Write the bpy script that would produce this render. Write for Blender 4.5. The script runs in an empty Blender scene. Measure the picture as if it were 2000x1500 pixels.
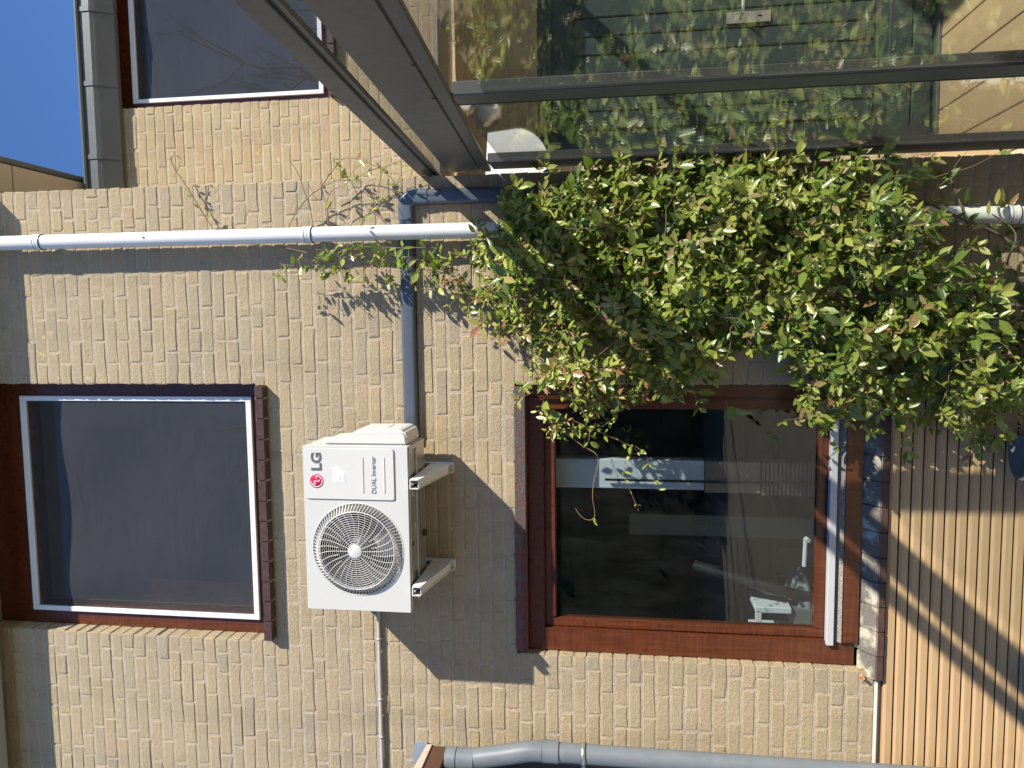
import bpy, bmesh, math, random
from mathutils import Vector, Matrix
random.seed(7)
S = bpy.context.scene
COL = S.collection

# ------------------------------------------------------------------ camera
# photograph was taken with the phone turned on its side: world up = image left
CAM = Vector((0.0, -3.45, 1.70))
def _rod(w):
    t = w.length; k = w / t
    K = Matrix(((0, -k.z, k.y), (k.z, 0, -k.x), (-k.y, k.x, 0)))
    return Matrix.Identity(3) + math.sin(t) * K + (1 - math.cos(t)) * (K @ K)
ROT = _rod(Vector((0.0880466870, 0.141885051, -0.00522162718))) @ Matrix(((0, 0, -1), (-1, 0, 0), (0, 1, 0)))
right, down, fwd = ROT[0], ROT[1], ROT[2]
cam = bpy.data.cameras.new('camera')
cam.sensor_width = 36.0
cam.lens = 1503.0 / 2000.0 * 36.0
cam.clip_end = 500
cam.clip_start = 0.02
camo = bpy.data.objects.new('camera', cam)
camo.matrix_world = Matrix((
    (right[0], -down[0], -fwd[0], CAM.x),
    (right[1], -down[1], -fwd[1], CAM.y),
    (right[2], -down[2], -fwd[2], CAM.z),
    (0, 0, 0, 1)))
COL.objects.link(camo)
S.camera = camo

def project(p):                      # used only to choose which bricks / leaves show largest
    c = ROT @ (Vector(p) - CAM)
    return 1000 + 1503 * c.x / c.z, 750 + 1503 * c.y / c.z

# ------------------------------------------------------------------ light
SUN = Vector((1.30, -1.0, 1.33)).normalized()      # towards the sun
elev = math.asin(SUN.z)
azim = math.atan2(SUN.x, SUN.y)                    # from +Y, clockwise
w = bpy.data.worlds.new('World'); S.world = w; w.use_nodes = True
nt = w.node_tree; nt.nodes.clear()
sky = nt.nodes.new('ShaderNodeTexSky'); sky.sky_type = 'NISHITA'; sky.sun_disc = False
sky.sun_elevation = elev; sky.sun_rotation = azim
sky.air_density = 1.0; sky.dust_density = 0.0; sky.ozone_density = 10.0; sky.altitude = 1500
bg = nt.nodes.new('ShaderNodeBackground'); bg.inputs[1].default_value = 0.13
wo = nt.nodes.new('ShaderNodeOutputWorld')
nt.links.new(sky.outputs[0], bg.inputs[0]); nt.links.new(bg.outputs[0], wo.inputs[0])
sl = bpy.data.lights.new('sun', 'SUN'); sl.energy = 5.0; sl.angle = math.radians(0.6); sl.color = (1.0, 0.925, 0.785)
so = bpy.data.objects.new('sun', sl); so.rotation_euler = SUN.to_track_quat('Z', 'Y').to_euler(); so.location = SUN * 20
COL.objects.link(so)
vs = S.view_settings
vs.view_transform = 'Standard'; vs.look = 'None'; vs.exposure = 0.78; vs.gamma = 1.0; vs.use_curve_mapping = False
S.render.engine = 'CYCLES'
S.cycles.max_bounces = 6; S.cycles.transparent_max_bounces = 14; S.cycles.glossy_bounces = 4; S.cycles.diffuse_bounces = 3
S.cycles.caustics_reflective = False; S.cycles.caustics_refractive = False
S.cycles.sample_clamp_indirect = 6.0

# ------------------------------------------------------------------ materials
class N:
    """small node-graph helper"""
    def __init__(s, name):
        s.m = bpy.data.materials.new(name); s.m.use_nodes = True
        s.t = s.m.node_tree; s.t.nodes.clear()
        s.out = s.t.nodes.new('ShaderNodeOutputMaterial')
        s.pos = s.t.nodes.new('ShaderNodeNewGeometry')
    def n(s, typ, **kw):
        x = s.t.nodes.new(typ)
        for k, v in kw.items(): setattr(x, k, v)
        return x
    def l(s, a, b): s.t.links.new(a, b)
    def noise(s, scale, detail=3, rough=0.55, vec=None, stretch=None):
        x = s.n('ShaderNodeTexNoise'); x.inputs['Scale'].default_value = scale
        x.inputs['Detail'].default_value = detail; x.inputs['Roughness'].default_value = rough
        v = vec or s.pos.outputs['Position']
        if stretch:
            mp = s.n('ShaderNodeMapping'); mp.inputs['Scale'].default_value = stretch
            s.l(v, mp.inputs[0]); v = mp.outputs[0]
        s.l(v, x.inputs['Vector']); return x.outputs['Fac']
    def ramp(s, fac, stops, interp='LINEAR'):
        r = s.n('ShaderNodeValToRGB'); r.color_ramp.interpolation = interp
        e = r.color_ramp.elements
        while len(e) < len(stops): e.new(0.5)
        for q, (p, c) in zip(e, stops):
            q.position = p; q.color = (*c, 1) if len(c) == 3 else c
        s.l(fac, r.inputs[0]); return r.outputs[0]
    def mix(s, fac, a, b, mode='MIX'):
        x = s.n('ShaderNodeMix', data_type='RGBA', blend_type=mode)
        for v, i in ((fac, 0), (a, 6), (b, 7)):
            if hasattr(v, 'is_linked'): s.l(v, x.inputs[i])
            elif isinstance(v, (int, float)): x.inputs[i].default_value = v
            else: x.inputs[i].default_value = (*v, 1)
        return x.outputs[2]
    def math(s, op, a, b=None, c=None, clamp=False):
        x = s.n('ShaderNodeMath', operation=op); x.use_clamp = clamp
        for i, v in enumerate((a, b, c)):
            if v is None: continue
            if hasattr(v, 'is_linked'): s.l(v, x.inputs[i])
            else: x.inputs[i].default_value = v
        return x.outputs[0]
    def bump(s, h, strength, dist, normal=None):
        x = s.n('ShaderNodeBump'); x.inputs['Strength'].default_value = strength
        x.inputs['Distance'].default_value = dist; s.l(h, x.inputs['Height'])
        if normal: s.l(normal, x.inputs['Normal'])
        return x.outputs[0]
    def bsdf(s, col, rough=0.6, metal=0.0, normal=None, spec=0.5, **kw):
        b = s.n('ShaderNodeBsdfPrincipled')
        for v, k in ((col, 'Base Color'), (rough, 'Roughness'), (metal, 'Metallic')):
            if hasattr(v, 'is_linked'): s.l(v, b.inputs[k])
            elif isinstance(v, (int, float)): b.inputs[k].default_value = v
            else: b.inputs[k].default_value = (*v, 1)
        b.inputs['Specular IOR Level'].default_value = spec
        for k, v in kw.items(): b.inputs[k].default_value = v
        if normal: s.l(normal, b.inputs['Normal'])
        return b.outputs[0]
    def done(s, sh): s.l(sh, s.out.inputs[0]); return s.m

def plain(name, col, rough=0.5, metal=0.0, var=0.12, scale=14, bump=0.0, bscale=300, spec=0.5, bdist=0.002):
    g = N(name)
    f = g.noise(scale, 5, 0.6)
    c = g.mix(f, tuple(v * (1 - var) for v in col), tuple(min(1, v * (1 + var)) for v in col))
    f2 = g.noise(scale * 6, 3)
    r = g.math('MULTIPLY_ADD', f2, 0.16, rough - 0.08)
    nrm = g.bump(g.noise(bscale, 3), bump, bdist) if bump else None
    return g.done(g.bsdf(c, r, metal, nrm, spec))

def weather(g, c):      # rain streaks and grey soot in long vertical patches
    st = g.noise(4.0, 4, 0.6, stretch=(1.6, 1.6, 0.32))
    c = g.mix(g.ramp(st, [(0.48, (0, 0, 0)), (0.72, (0.42, 0.42, 0.42))]), c, g.mix(0.55, c, (0.13, 0.115, 0.095)))
    return c
def brick_material(name, stops, grey):
    g = N(name)
    oi = g.n('ShaderNodeObjectInfo')
    rnd = g.math('FRACT', g.math('MULTIPLY_ADD', oi.outputs['Random'], 7.31, g.pos.outputs['Random Per Island']))
    rnd2 = g.math('FRACT', g.math('MULTIPLY', rnd, 17.7))
    c = g.ramp(rnd, stops)
    big = g.noise(0.9, 2)
    c = g.mix(g.math('MULTIPLY', big, 0.45), c, grey)
    med = g.noise(38, 3, 0.65)
    c = g.mix(g.math('MULTIPLY', med, 0.75), c, g.mix(0.55, c, (0.2, 0.155, 0.10)), 'MIX')
    lf = g.noise(9, 2, 0.6)
    c = g.mix(g.math('MULTIPLY_ADD', lf, 1.5, -0.5, clamp=True), c, g.mix(0.4, c, (0.46, 0.40, 0.30)))
    # pale yellow scabs where the face has spalled, on a few bricks only
    sp = g.noise(23, 5, 0.7)
    spm = g.ramp(sp, [(0.585, (0, 0, 0)), (0.605, (1, 1, 1))])
    gate = g.ramp(rnd2, [(0.84, (0, 0, 0)), (0.86, (1, 1, 1))])
    gate2 = g.ramp(g.noise(2.4, 2), [(0.5, (0, 0, 0)), (0.56, (1, 1, 1))])
    k = g.math('MULTIPLY', g.math('MULTIPLY', spm, gate), gate2)
    c = g.mix(k, c, (0.60, 0.48, 0.24))
    # small dark pits
    pit = g.n('ShaderNodeTexVoronoi'); pit.inputs['Scale'].default_value = 46
    g.l(g.pos.outputs['Position'], pit.inputs['Vector'])
    pm = g.ramp(pit.outputs['Distance'], [(0.055, (1, 1, 1)), (0.11, (0, 0, 0))])
    pm = g.math('MULTIPLY', pm, g.ramp(g.noise(7, 2), [(0.54, (0, 0, 0)), (0.6, (1, 1, 1))]))
    c = g.mix(pm, c, (0.09, 0.06, 0.04))
    sg = g.noise(210, 2, 0.8)
    c = g.mix(g.ramp(sg, [(0.44, (0, 0, 0)), (0.70, (0.34, 0.34, 0.34))]), c, g.mix(0.7, c, (0.15, 0.11, 0.07)))
    c = g.mix(g.ramp(sg, [(0.30, (0.4, 0.4, 0.4)), (0.44, (0, 0, 0))]), c, (0.60, 0.52, 0.38))
    c = weather(g, c)
    fine = g.noise(300, 2, 0.75)
    mid = g.noise(62, 4, 0.78)
    h = g.math('ADD', g.math('MULTIPLY', fine, 0.42), g.math('MULTIPLY', mid, 0.8))
    nrm = g.bump(h, 1.0, 0.0085)
    return g.done(g.bsdf(c, 0.92, 0, nrm, 0.2))

M = {}
M['brick'] = brick_material('yellow_brick', [(0.0, (0.46, 0.365, 0.225)), (0.25, (0.50, 0.395, 0.24)), (0.5, (0.525, 0.415, 0.25)),
                            (0.66, (0.43, 0.36, 0.25)), (0.80, (0.525, 0.41, 0.25)), (0.92, (0.51, 0.38, 0.24)), (1.0, (0.38, 0.325, 0.235))], (0.46, 0.38, 0.26))
M['brick_wing'] = brick_material('warm_yellow_brick', [(0.0, (0.47, 0.375, 0.21)), (0.3, (0.51, 0.41, 0.225)), (0.55, (0.53, 0.42, 0.24)),
                            (0.8, (0.52, 0.395, 0.225)), (0.95, (0.50, 0.34, 0.20)), (1.0, (0.42, 0.35, 0.23))], (0.49, 0.40, 0.24))
def mortar():
    g = N('sandy_mortar')
    c = g.ramp(g.noise(60, 5, 0.7), [(0.3, (0.42, 0.35, 0.265)), (0.7, (0.62, 0.53, 0.42))])
    c = g.mix(g.math('MULTIPLY', g.noise(2.5, 3), 0.5), c, (0.48, 0.395, 0.29))
    c = weather(g, c)
    h = g.noise(120, 5, 0.8)
    return g.done(g.bsdf(c, 0.95, 0, g.bump(h, 1.0, 0.011), 0.15))
M['mortar'] = mortar()
def wood(name, a, b, rough=0.32):
    g = N(name)
    f = g.noise(14, 5, 0.62, stretch=(0.35, 5, 7))
    f2 = g.noise(14, 5, 0.62, stretch=(7, 5, 0.35))
    c = g.mix(0.5, g.ramp(f, [(0.30, a), (0.70, b)]), g.ramp(f2, [(0.30, a), (0.70, b)]))
    c = g.mix(g.math('MULTIPLY', g.noise(5, 4), 0.35), c, tuple(v * 0.55 for v in a))
    return g.done(g.bsdf(c, g.math('MULTIPLY_ADD', g.noise(25, 4), 0.25, rough - 0.1), 0, g.bump(f, 0.12, 0.002), 0.45))
M['mahogany'] = wood('mahogany_stain', (0.050, 0.013, 0.007), (0.175, 0.052, 0.020), 0.27)
M['white_alu'] = plain('white_aluminium', (0.68, 0.69, 0.70), 0.35, 0, 0.05, 20, 0.05)
M['pvc_white'] = plain('white_plastic', (0.66, 0.675, 0.68), 0.28, 0, 0.09, 7, 0.03)
M['pvc_old'] = plain('weathered_white_plastic', (0.66, 0.66, 0.62), 0.45, 0, 0.12, 9, 0.06)
M['duct'] = plain('grey_duct_plastic', (0.075, 0.092, 0.118), 0.34, 0, 0.12, 18, 0.05)
M['pvc_grey'] = plain('grey_plastic_pipe', (0.15, 0.17, 0.193), 0.4, 0, 0.3, 11, 0.06)
M['cable'] = plain('light_grey_conduit', (0.40, 0.41, 0.40), 0.5, 0, 0.1, 20)
M['ac'] = plain('ac_painted_steel', (0.55, 0.548, 0.525), 0.42, 0, 0.035, 5, 0.0)
M['ac_plastic'] = plain('ac_plastic', (0.585, 0.58, 0.555), 0.36, 0, 0.03, 5, 0.0)
M['ac_dark'] = plain('ac_dark_cavity', (0.028, 0.028, 0.032), 0.6, 0, 0.1, 10)
M['ac_fan'] = plain('fan_plastic', (0.075, 0.078, 0.088), 0.45, 0, 0.1, 10)
M['galv'] = plain('galvanised_steel', (0.52, 0.51, 0.48), 0.36, 0.85, 0.25, 45, 0.05)
M['bracket'] = plain('powder_coated_steel', (0.68, 0.68, 0.665), 0.42, 0.0, 0.06, 30)
M['rail'] = plain('grey_white_rail', (0.47, 0.48, 0.49), 0.4, 0, 0.1, 14)
M['rubber'] = plain('black_rubber', (0.02, 0.02, 0.02), 0.7)
M['red'] = plain('logo_red', (0.48, 0.008, 0.06), 0.35, 0, 0.02)
M['white_print'] = plain('white_print', (0.80, 0.80, 0.82), 0.4, 0, 0.02)
M['grey_print'] = plain('grey_print', (0.11, 0.115, 0.12), 0.45, 0, 0.02)
M['light_print'] = plain('pale_grey_print', (0.42, 0.43, 0.45), 0.5, 0, 0.02)
M['anthracite'] = plain('anthracite_powder_coat', (0.060, 0.061, 0.060), 0.42, 0, 0.12, 6, 0.12, 900, bdist=0.0006)
M['seal'] = plain('black_gasket', (0.008, 0.008, 0.009), 0.55)
M['zinc'] = plain('weathered_zinc', (0.115, 0.124, 0.122), 0.42, 0.35, 0.22, 9, 0.1, 60)
M['soffit'] = plain('beige_soffit_panel', (0.47, 0.40, 0.31), 0.6, 0, 0.08, 4)
M['fascia'] = plain('grey_fascia', (0.27, 0.285, 0.30), 0.5, 0, 0.1, 6)
M['roofing'] = plain('dark_roofing', (0.05, 0.05, 0.05), 0.85, 0, 0.2, 20)
M['brown_board'] = plain('brown_board', (0.085, 0.040, 0.026), 0.5, 0, 0.18, 10, 0.1, 80)
M['beige_trim'] = plain('beige_trim', (0.50, 0.43, 0.35), 0.55, 0, 0.08, 12)
M['lead'] = plain('lead_flashing', (0.30, 0.335, 0.38), 0.5, 0.3, 0.2, 30, 0.2, 70)
M['door_green'] = plain('dark_green_paint', (0.036, 0.052, 0.054), 0.33, 0, 0.15, 8, 0.05)
M['chrome'] = plain('brushed_steel', (0.6, 0.6, 0.58), 0.28, 0.95, 0.08, 60)
M['floor'] = plain('beige_floor_board', (0.47, 0.34, 0.19), 0.5, 0, 0.14, 7, 0.12, 120)
M['joint'] = plain('pale_joint_strip', (0.62, 0.52, 0.36), 0.6, 0, 0.1, 20)
M['ground'] = plain('grey_beige_paving', (0.34, 0.295, 0.225), 0.85, 0, 0.25, 3, 0.5, 60)
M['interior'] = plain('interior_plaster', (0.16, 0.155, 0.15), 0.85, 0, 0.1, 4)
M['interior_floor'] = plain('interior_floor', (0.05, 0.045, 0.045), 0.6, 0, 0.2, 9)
M['white_int'] = plain('white_interior_paint', (0.72, 0.76, 0.82), 0.6, 0, 0.04, 5)
M['rib_wood'] = plain('ribbed_light_wood', (0.36, 0.25, 0.17), 0.55, 0, 0.2, 12)
M['grey_fabric'] = plain('grey_upholstery', (0.27, 0.285, 0.30), 0.9, 0, 0.25, 260, 0.5, 500)
M['dark_plastic'] = plain('dark_plastic', (0.025, 0.026, 0.03), 0.45)
M['bark'] = plain('vine_bark', (0.155, 0.115, 0.085), 0.85, 0, 0.35, 90, 0.7, 200)
M['twig'] = plain('young_vine_stem', (0.235, 0.155, 0.085), 0.6, 0, 0.3, 60)
M['dead_leaf'] = plain('dead_leaf', (0.36, 0.19, 0.08), 0.7, 0, 0.3, 90)
M['pot'] = plain('grey_stone_pot', (0.13, 0.13, 0.125), 0.75, 0, 0.3, 25, 0.4, 150)
M['bare_bark'] = plain('tree_bark', (0.11, 0.09, 0.075), 0.9, 0, 0.3, 30)
M['hedge'] = plain('hedge_leaf', (0.035, 0.062, 0.022), 0.6, 0, 0.5, 5)

def cladding():
    g = N('tan_composite')
    oi = g.n('ShaderNodeObjectInfo')
    c = g.ramp(g.noise(22, 5, 0.6, stretch=(0.25, 4, 4)), [(0.25, (0.40, 0.268, 0.142)), (0.75, (0.50, 0.345, 0.19))])
    c = g.mix(g.math('MULTIPLY', oi.outputs['Random'], 0.2), c, (0.40, 0.265, 0.14))
    c = g.mix(g.ramp(g.noise(5, 5), [(0.62, (0, 0, 0)), (0.8, (0.4, 0.4, 0.4))]), c, (0.28, 0.19, 0.11))
    return g.done(g.bsdf(c, 0.6, 0, g.bump(g.noise(160, 3, stretch=(0.2, 3, 3)), 0.12, 0.002), 0.35))
M['clad'] = cladding()
def tile(name, dusty):
    g = N(name)
    c = g.ramp(g.noise(40, 4), [(0.3, (0.055, 0.030, 0.024)), (0.7, (0.088, 0.050, 0.040))])
    if dusty:        # lichen and dust lie on the faces that look up
        sx = g.n('ShaderNodeSeparateXYZ'); g.l(g.pos.outputs['True Normal'], sx.inputs[0])
        up = g.ramp(sx.outputs[2], [(0.3, (0, 0, 0)), (0.6, (1, 1, 1))])
        d = g.ramp(g.noise(90, 5, 0.75), [(0.3, (0.10, 0.088, 0.076)), (0.66, (0.19, 0.17, 0.145))])
        d = g.mix(g.ramp(g.noise(11, 4), [(0.5, (0, 0, 0)), (0.62, (0.8, 0.8, 0.8))]), d, (0.50, 0.465, 0.36))
        c = g.mix(up, c, d)
    return g.done(g.bsdf(c, 0.38 if not dusty else 0.6, 0, g.bump(g.noise(200, 4), 0.35, 0.002), 0.4))
M['tile'] = tile('brown_glazed_tile', False)
M['tile_dusty'] = tile('brown_tile_with_dust', True)
def speckle():
    g = N('dusty_ledge')
    c = g.ramp(g.noise(160, 5, 0.8), [(0.35, (0.07, 0.06, 0.055)), (0.65, (0.42, 0.39, 0.35))])
    return g.done(g.bsdf(c, 0.9, 0, g.bump(g.noise(300, 4), 0.6, 0.003), 0.2))
M['ledge'] = speckle()
def rusty():
    g = N('peeling_red_lead_paint')
    f = g.noise(34, 6, 0.72)
    side = g.n('ShaderNodeSeparateXYZ'); g.l(g.pos.outputs['Position'], side.inputs[0])
    wear = g.ramp(g.math('MULTIPLY_ADD', side.outputs[0], 0.55, 0.86), [(0.1, (0, 0, 0)), (0.62, (1, 1, 1))])
    k = g.ramp(g.math('ADD', f, g.math('MULTIPLY', wear, 0.16)), [(0.54, (0, 0, 0)), (0.57, (1, 1, 1))])
    c = g.mix(k, g.ramp(g.noise(60, 4), [(0.3, (0.10, 0.03, 0.026)), (0.7, (0.17, 0.052, 0.042))]), g.ramp(g.noise(120, 4), [(0.3, (0.045, 0.035, 0.035)), (0.7, (0.13, 0.105, 0.10))]))
    return g.done(g.bsdf(c, 0.6, 0, g.bump(k, 0.5, 0.0015), 0.4))
M['lintel'] = rusty()
def glass(name, tint, f0=0.055, rough=0.0, dirt=0.0):
    g = N(name)
    lw = g.n('ShaderNodeLayerWeight'); lw.inputs[0].default_value = 0.5
    p = g.math('POWER', lw.outputs['Facing'], 5.0)
    f = g.math('MULTIPLY_ADD', p, 1 - f0, f0, clamp=True)
    tr = g.n('ShaderNodeBsdfTransparent'); tr.inputs[0].default_value = (*tint, 1)
    gl = g.n('ShaderNodeBsdfGlossy'); gl.inputs['Roughness'].default_value = rough
    w = g.bump(g.noise(1.1, 1), 0.02, 0.05); g.l(w, gl.inputs['Normal'])
    mx = g.n('ShaderNodeMixShader'); g.l(f, mx.inputs[0]); g.l(tr.outputs[0], mx.inputs[1]); g.l(gl.outputs[0], mx.inputs[2])
    o = mx.outputs[0]
    if dirt:
        df = g.n('ShaderNodeBsdfDiffuse'); df.inputs[0].default_value = (0.6, 0.6, 0.56, 1)
        m2 = g.n('ShaderNodeMixShader')
        k = g.ramp(g.noise(16, 5, 0.7, stretch=(1, 1, 0.3)), [(0.4, (dirt * 0.3,) * 3), (0.75, (dirt,) * 3)])
        sp = g.n('ShaderNodeTexVoronoi'); sp.inputs['Scale'].default_value = 34; g.l(g.pos.outputs['Position'], sp.inputs['Vector'])
        k2 = g.ramp(sp.outputs['Distance'], [(0.03, (0.5, 0.5, 0.5)), (0.05, (0, 0, 0))])
        k2 = g.math('MULTIPLY', k2, g.ramp(g.noise(3, 2), [(0.52, (0, 0, 0)), (0.6, (1, 1, 1))]))
        g.l(g.math('MAXIMUM', k, k2), m2.inputs[0]); g.l(o, m2.inputs[1]); g.l(df.outputs[0], m2.inputs[2]); o = m2.outputs[0]
    return g.done(o)
M['glass'] = glass('window_glass', (0.80, 0.84, 0.84), 0.05, 0.0, 0.012)
M['glass_ver'] = glass('veranda_glass', (0.955, 0.975, 0.965), 0.09, 0.0, 0.002)
M['glass_roof'] = glass('roof_glass', (0.975, 0.985, 0.98), 0.03, 0.0, 0.0)
M['glass_up'] = glass('upper_window_glass', (0.80, 0.81, 0.83), 0.11, 0.0, 0.0)
def mesh_screen():
    g = N('insect_mesh')
    tr = g.n('ShaderNodeBsdfTransparent')
    f = g.math('MULTIPLY_ADD', g.noise(70, 4, 0.7, stretch=(0.12, 1, 5)), 0.8, g.math('MULTIPLY', g.noise(3.2, 4, 0.65), 0.2))
    c = g.ramp(f, [(0.30, (0.05, 0.05, 0.05)), (0.70, (0.115, 0.112, 0.105))])
    d = g.n('ShaderNodeBsdfDiffuse'); g.l(c, d.inputs[0])
    mx = g.n('ShaderNodeMixShader'); mx.inputs[0].default_value = 0.44
    g.l(tr.outputs[0], mx.inputs[1]); g.l(d.outputs[0], mx.inputs[2])
    return g.done(mx.outputs[0])
M['mesh'] = mesh_screen()
def leaf():
    g = N('vine_leaf')
    at = g.n('ShaderNodeAttribute'); at.attribute_name = 'tint'
    uv = g.n('ShaderNodeUVMap')
    sx = g.n('ShaderNodeSeparateXYZ'); g.l(uv.outputs[0], sx.inputs[0])
    c = g.ramp(at.outputs['Fac'], [(0.0, (0.050, 0.098, 0.020)), (0.2, (0.105, 0.170, 0.026)), (0.42, (0.25, 0.31, 0.046)), (0.70, (0.44, 0.46, 0.095)),
                                  (0.82, (0.34, 0.28, 0.10)), (0.91, (0.33, 0.16, 0.08)), (1.0, (0.38, 0.08, 0.055))])
    c = g.mix(g.math('MULTIPLY', g.noise(55, 3), 0.35), c, g.mix(0.5, c, (0.03, 0.05, 0.012)))
    mid = g.ramp(g.math('ABSOLUTE', g.math('SUBTRACT', sx.outputs[0], 0.5)), [(0.02, (0.75, 0.75, 0.75)), (0.07, (0, 0, 0))])
    c = g.mix(mid, c, g.mix(0.6, c, (0.30, 0.36, 0.14)))
    b = g.bsdf(c, 0.30, 0, g.bump(g.noise(120, 2), 0.25, 0.002), 0.5)
    tl = g.n('ShaderNodeBsdfTranslucent'); g.l(g.mix(0.6, c, (0.26, 0.36, 0.03)), tl.inputs[0])
    mx = g.n('ShaderNodeMixShader'); mx.inputs[0].default_value = 0.30
    g.l(b, mx.inputs[1]); g.l(tl.outputs[0], mx.inputs[2])
    return g.done(mx.outputs[0])
M['leaf'] = leaf()

# ------------------------------------------------------------------ mesh helpers
def tag(o, label=None, cat=None, group=None, kind=None):
    if label: o['label'] = label
    if cat: o['category'] = cat
    if group: o['group'] = group
    if kind: o['kind'] = kind
    return o
def empty(name, loc, label, cat, group=None):
    o = bpy.data.objects.new(name, None); o.location = loc; o.empty_display_size = 0.1
    COL.objects.link(o); return tag(o, label, cat, group)
def adopt(o, parent):
    if parent is not None:
        o.parent = parent
        p = parent; off = Vector((0, 0, 0))
        while p is not None: off += p.location; p = p.parent
        o.location = o.location - off
    return o

class MB:
    def __init__(s): s.v = []; s.f = []; s.sm = []
    def add(s, vs, fs, smooth=False):
        b = len(s.v); s.v += [tuple(v) for v in vs]
        for f in fs: s.f.append(tuple(b + i for i in f)); s.sm.append(smooth)
        return s
    def box(s, x0, x1, y0, y1, z0, z1):
        v = [(x, y, z) for z in (z0, z1) for y in (y0, y1) for x in (x0, x1)]
        return s.add(v, [(0, 2, 3, 1), (4, 5, 7, 6), (0, 1, 5, 4), (2, 6, 7, 3), (0, 4, 6, 2), (1, 3, 7, 5)])
    def hexa(s, p):      # 8 corners: bottom ring (4, ccw from above) then top ring
        return s.add(p, [(3, 2, 1, 0), (4, 5, 6, 7), (0, 1, 5, 4), (1, 2, 6, 5), (2, 3, 7, 6), (3, 0, 4, 7)])
    def prism(s, poly, axis, a, b, smooth=False):   # poly in the two other axes (order x,y / x,z / y,z)
        n = len(poly)
        def pt(p, t):
            if axis == 'x': return (t, p[0], p[1])
            if axis == 'y': return (p[0], t, p[1])
            return (p[0], p[1], t)
        v = [pt(p, a) for p in poly] + [pt(p, b) for p in poly]
        s.add(v, [tuple(range(n))[::-1], tuple(range(n, 2 * n))])
        return s.add(v, [(i, (i + 1) % n, n + (i + 1) % n, n + i) for i in range(n)], smooth)
    def tube(s, path, r, n=12, caps=True, smooth=True, sec=None):
        P = [Vector(p) for p in path]; m = len(P)
        R = r if isinstance(r, (list, tuple)) else [r] * m
        T = []
        for i in range(m):
            t = (P[min(i + 1, m - 1)] - P[max(i - 1, 0)])
            T.append(t.normalized() if t.length > 1e-9 else Vector((0, 0, 1)))
        up = Vector((0, 1, 0)) if abs(T[0].y) < 0.9 else Vector((1, 0, 0))
        u = (up - T[0] * up.dot(T[0])).normalized(); rings = []
        for i in range(m):
            u = (u - T[i] * u.dot(T[i])); u = u.normalized() if u.length > 1e-6 else T[i].orthogonal().normalized()
            v = T[i].cross(u)
            if sec: rings.append([P[i] + u * a + v * b for a, b in sec])
            else: rings.append([P[i] + (u * math.cos(2 * math.pi * k / n) + v * math.sin(2 * math.pi * k / n)) * R[i] for k in range(n)])
        n = len(rings[0])
        vs = [p for rg in rings for p in rg]
        fs = [(i * n + k, i * n + (k + 1) % n, (i + 1) * n + (k + 1) % n, (i + 1) * n + k) for i in range(m - 1) for k in range(n)]
        s.add(vs, fs, smooth)
        if caps: s.add(rings[0], [tuple(range(n))[::-1]]); s.add(rings[-1], [tuple(range(n))])
        return s
    def lathe(s, prof, c, axis='y', n=48, smooth=True):      # prof: (radius, offset along axis)
        vs = []
        for r, o in prof:
            for k in range(n):
                a = 2 * math.pi * k / n
                if axis == 'y': vs.append((c[0] + r * math.cos(a), c[1] + o, c[2] + r * math.sin(a)))
                elif axis == 'z': vs.append((c[0] + r * math.cos(a), c[1] + r * math.sin(a), c[2] + o))
                else: vs.append((c[0] + o, c[1] + r * math.cos(a), c[2] + r * math.sin(a)))
        fs = [(i * n + k, i * n + (k + 1) % n, (i + 1) * n + (k + 1) % n, (i + 1) * n + k) for i in range(len(prof) - 1) for k in range(n)]
        return s.add(vs, fs, smooth)
    def build(s, name, mat, parent=None, bevel=0.0, seg=1, recalc=True, origin=None):
        me = bpy.data.meshes.new(name)
        o0 = Vector(origin) if origin else Vector((0, 0, 0))
        me.from_pydata([tuple(Vector(v) - o0) for v in s.v], [], s.f)
        me.polygons.foreach_set('use_smooth', s.sm)
        if bevel or recalc:
            bm = bmesh.new(); bm.from_mesh(me)
            if recalc: bmesh.ops.recalc_face_normals(bm, faces=bm.faces)
            if bevel:
                bmesh.ops.remove_doubles(bm, verts=bm.verts, dist=1e-6)
                ed = [e for e in bm.edges if len(e.link_faces) == 2 and e.calc_face_angle(0) > 0.6]
                bmesh.ops.bevel(bm, geom=ed, offset=bevel, segments=seg, affect='EDGES', clamp_overlap=True)
            bm.to_mesh(me); bm.free()
        me.materials.append(M[mat] if isinstance(mat, str) else mat)
        o = bpy.data.objects.new(name, me); o.location = o0; COL.objects.link(o)
        return adopt(o, parent)
def struct(o): return tag(o, kind='structure')

def smooth_path(pts, per=6):
    P = [Vector(p) for p in pts]; out = []
    for i in range(len(P) - 1):
        a = P[max(i - 1, 0)]; b = P[i]; c = P[i + 1]; d = P[min(i + 2, len(P) - 1)]
        for k in range(per):
            t = k / per
            out.append(0.5 * ((2 * b) + (c - a) * t + (2 * a - 5 * b + 4 * c - d) * t * t + (3 * b - a - 3 * c + d) * t ** 3))
    out.append(P[-1]); return out
def in_poly(x, y, poly):
    c = False; j = len(poly) - 1
    for i in range(len(poly)):
        if (poly[i][1] > y) != (poly[j][1] > y) and x < (poly[j][0] - poly[i][0]) * (y - poly[i][1]) / (poly[j][1] - poly[i][1]) + poly[i][0]: c = not c
        j = i
    return c
def edge_dist(x, y, poly):
    d = 9
    for i in range(len(poly)):
        ax, ay = poly[i]; bx, by = poly[(i + 1) % len(poly)]
        L = (bx - ax) ** 2 + (by - ay) ** 2
        t = max(0, min(1, ((x - ax) * (bx - ax) + (y - ay) * (by - ay)) / max(L, 1e-9)))
        d = min(d, math.hypot(x - ax - t * (bx - ax), y - ay - t * (by - ay)))
    return d

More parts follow.
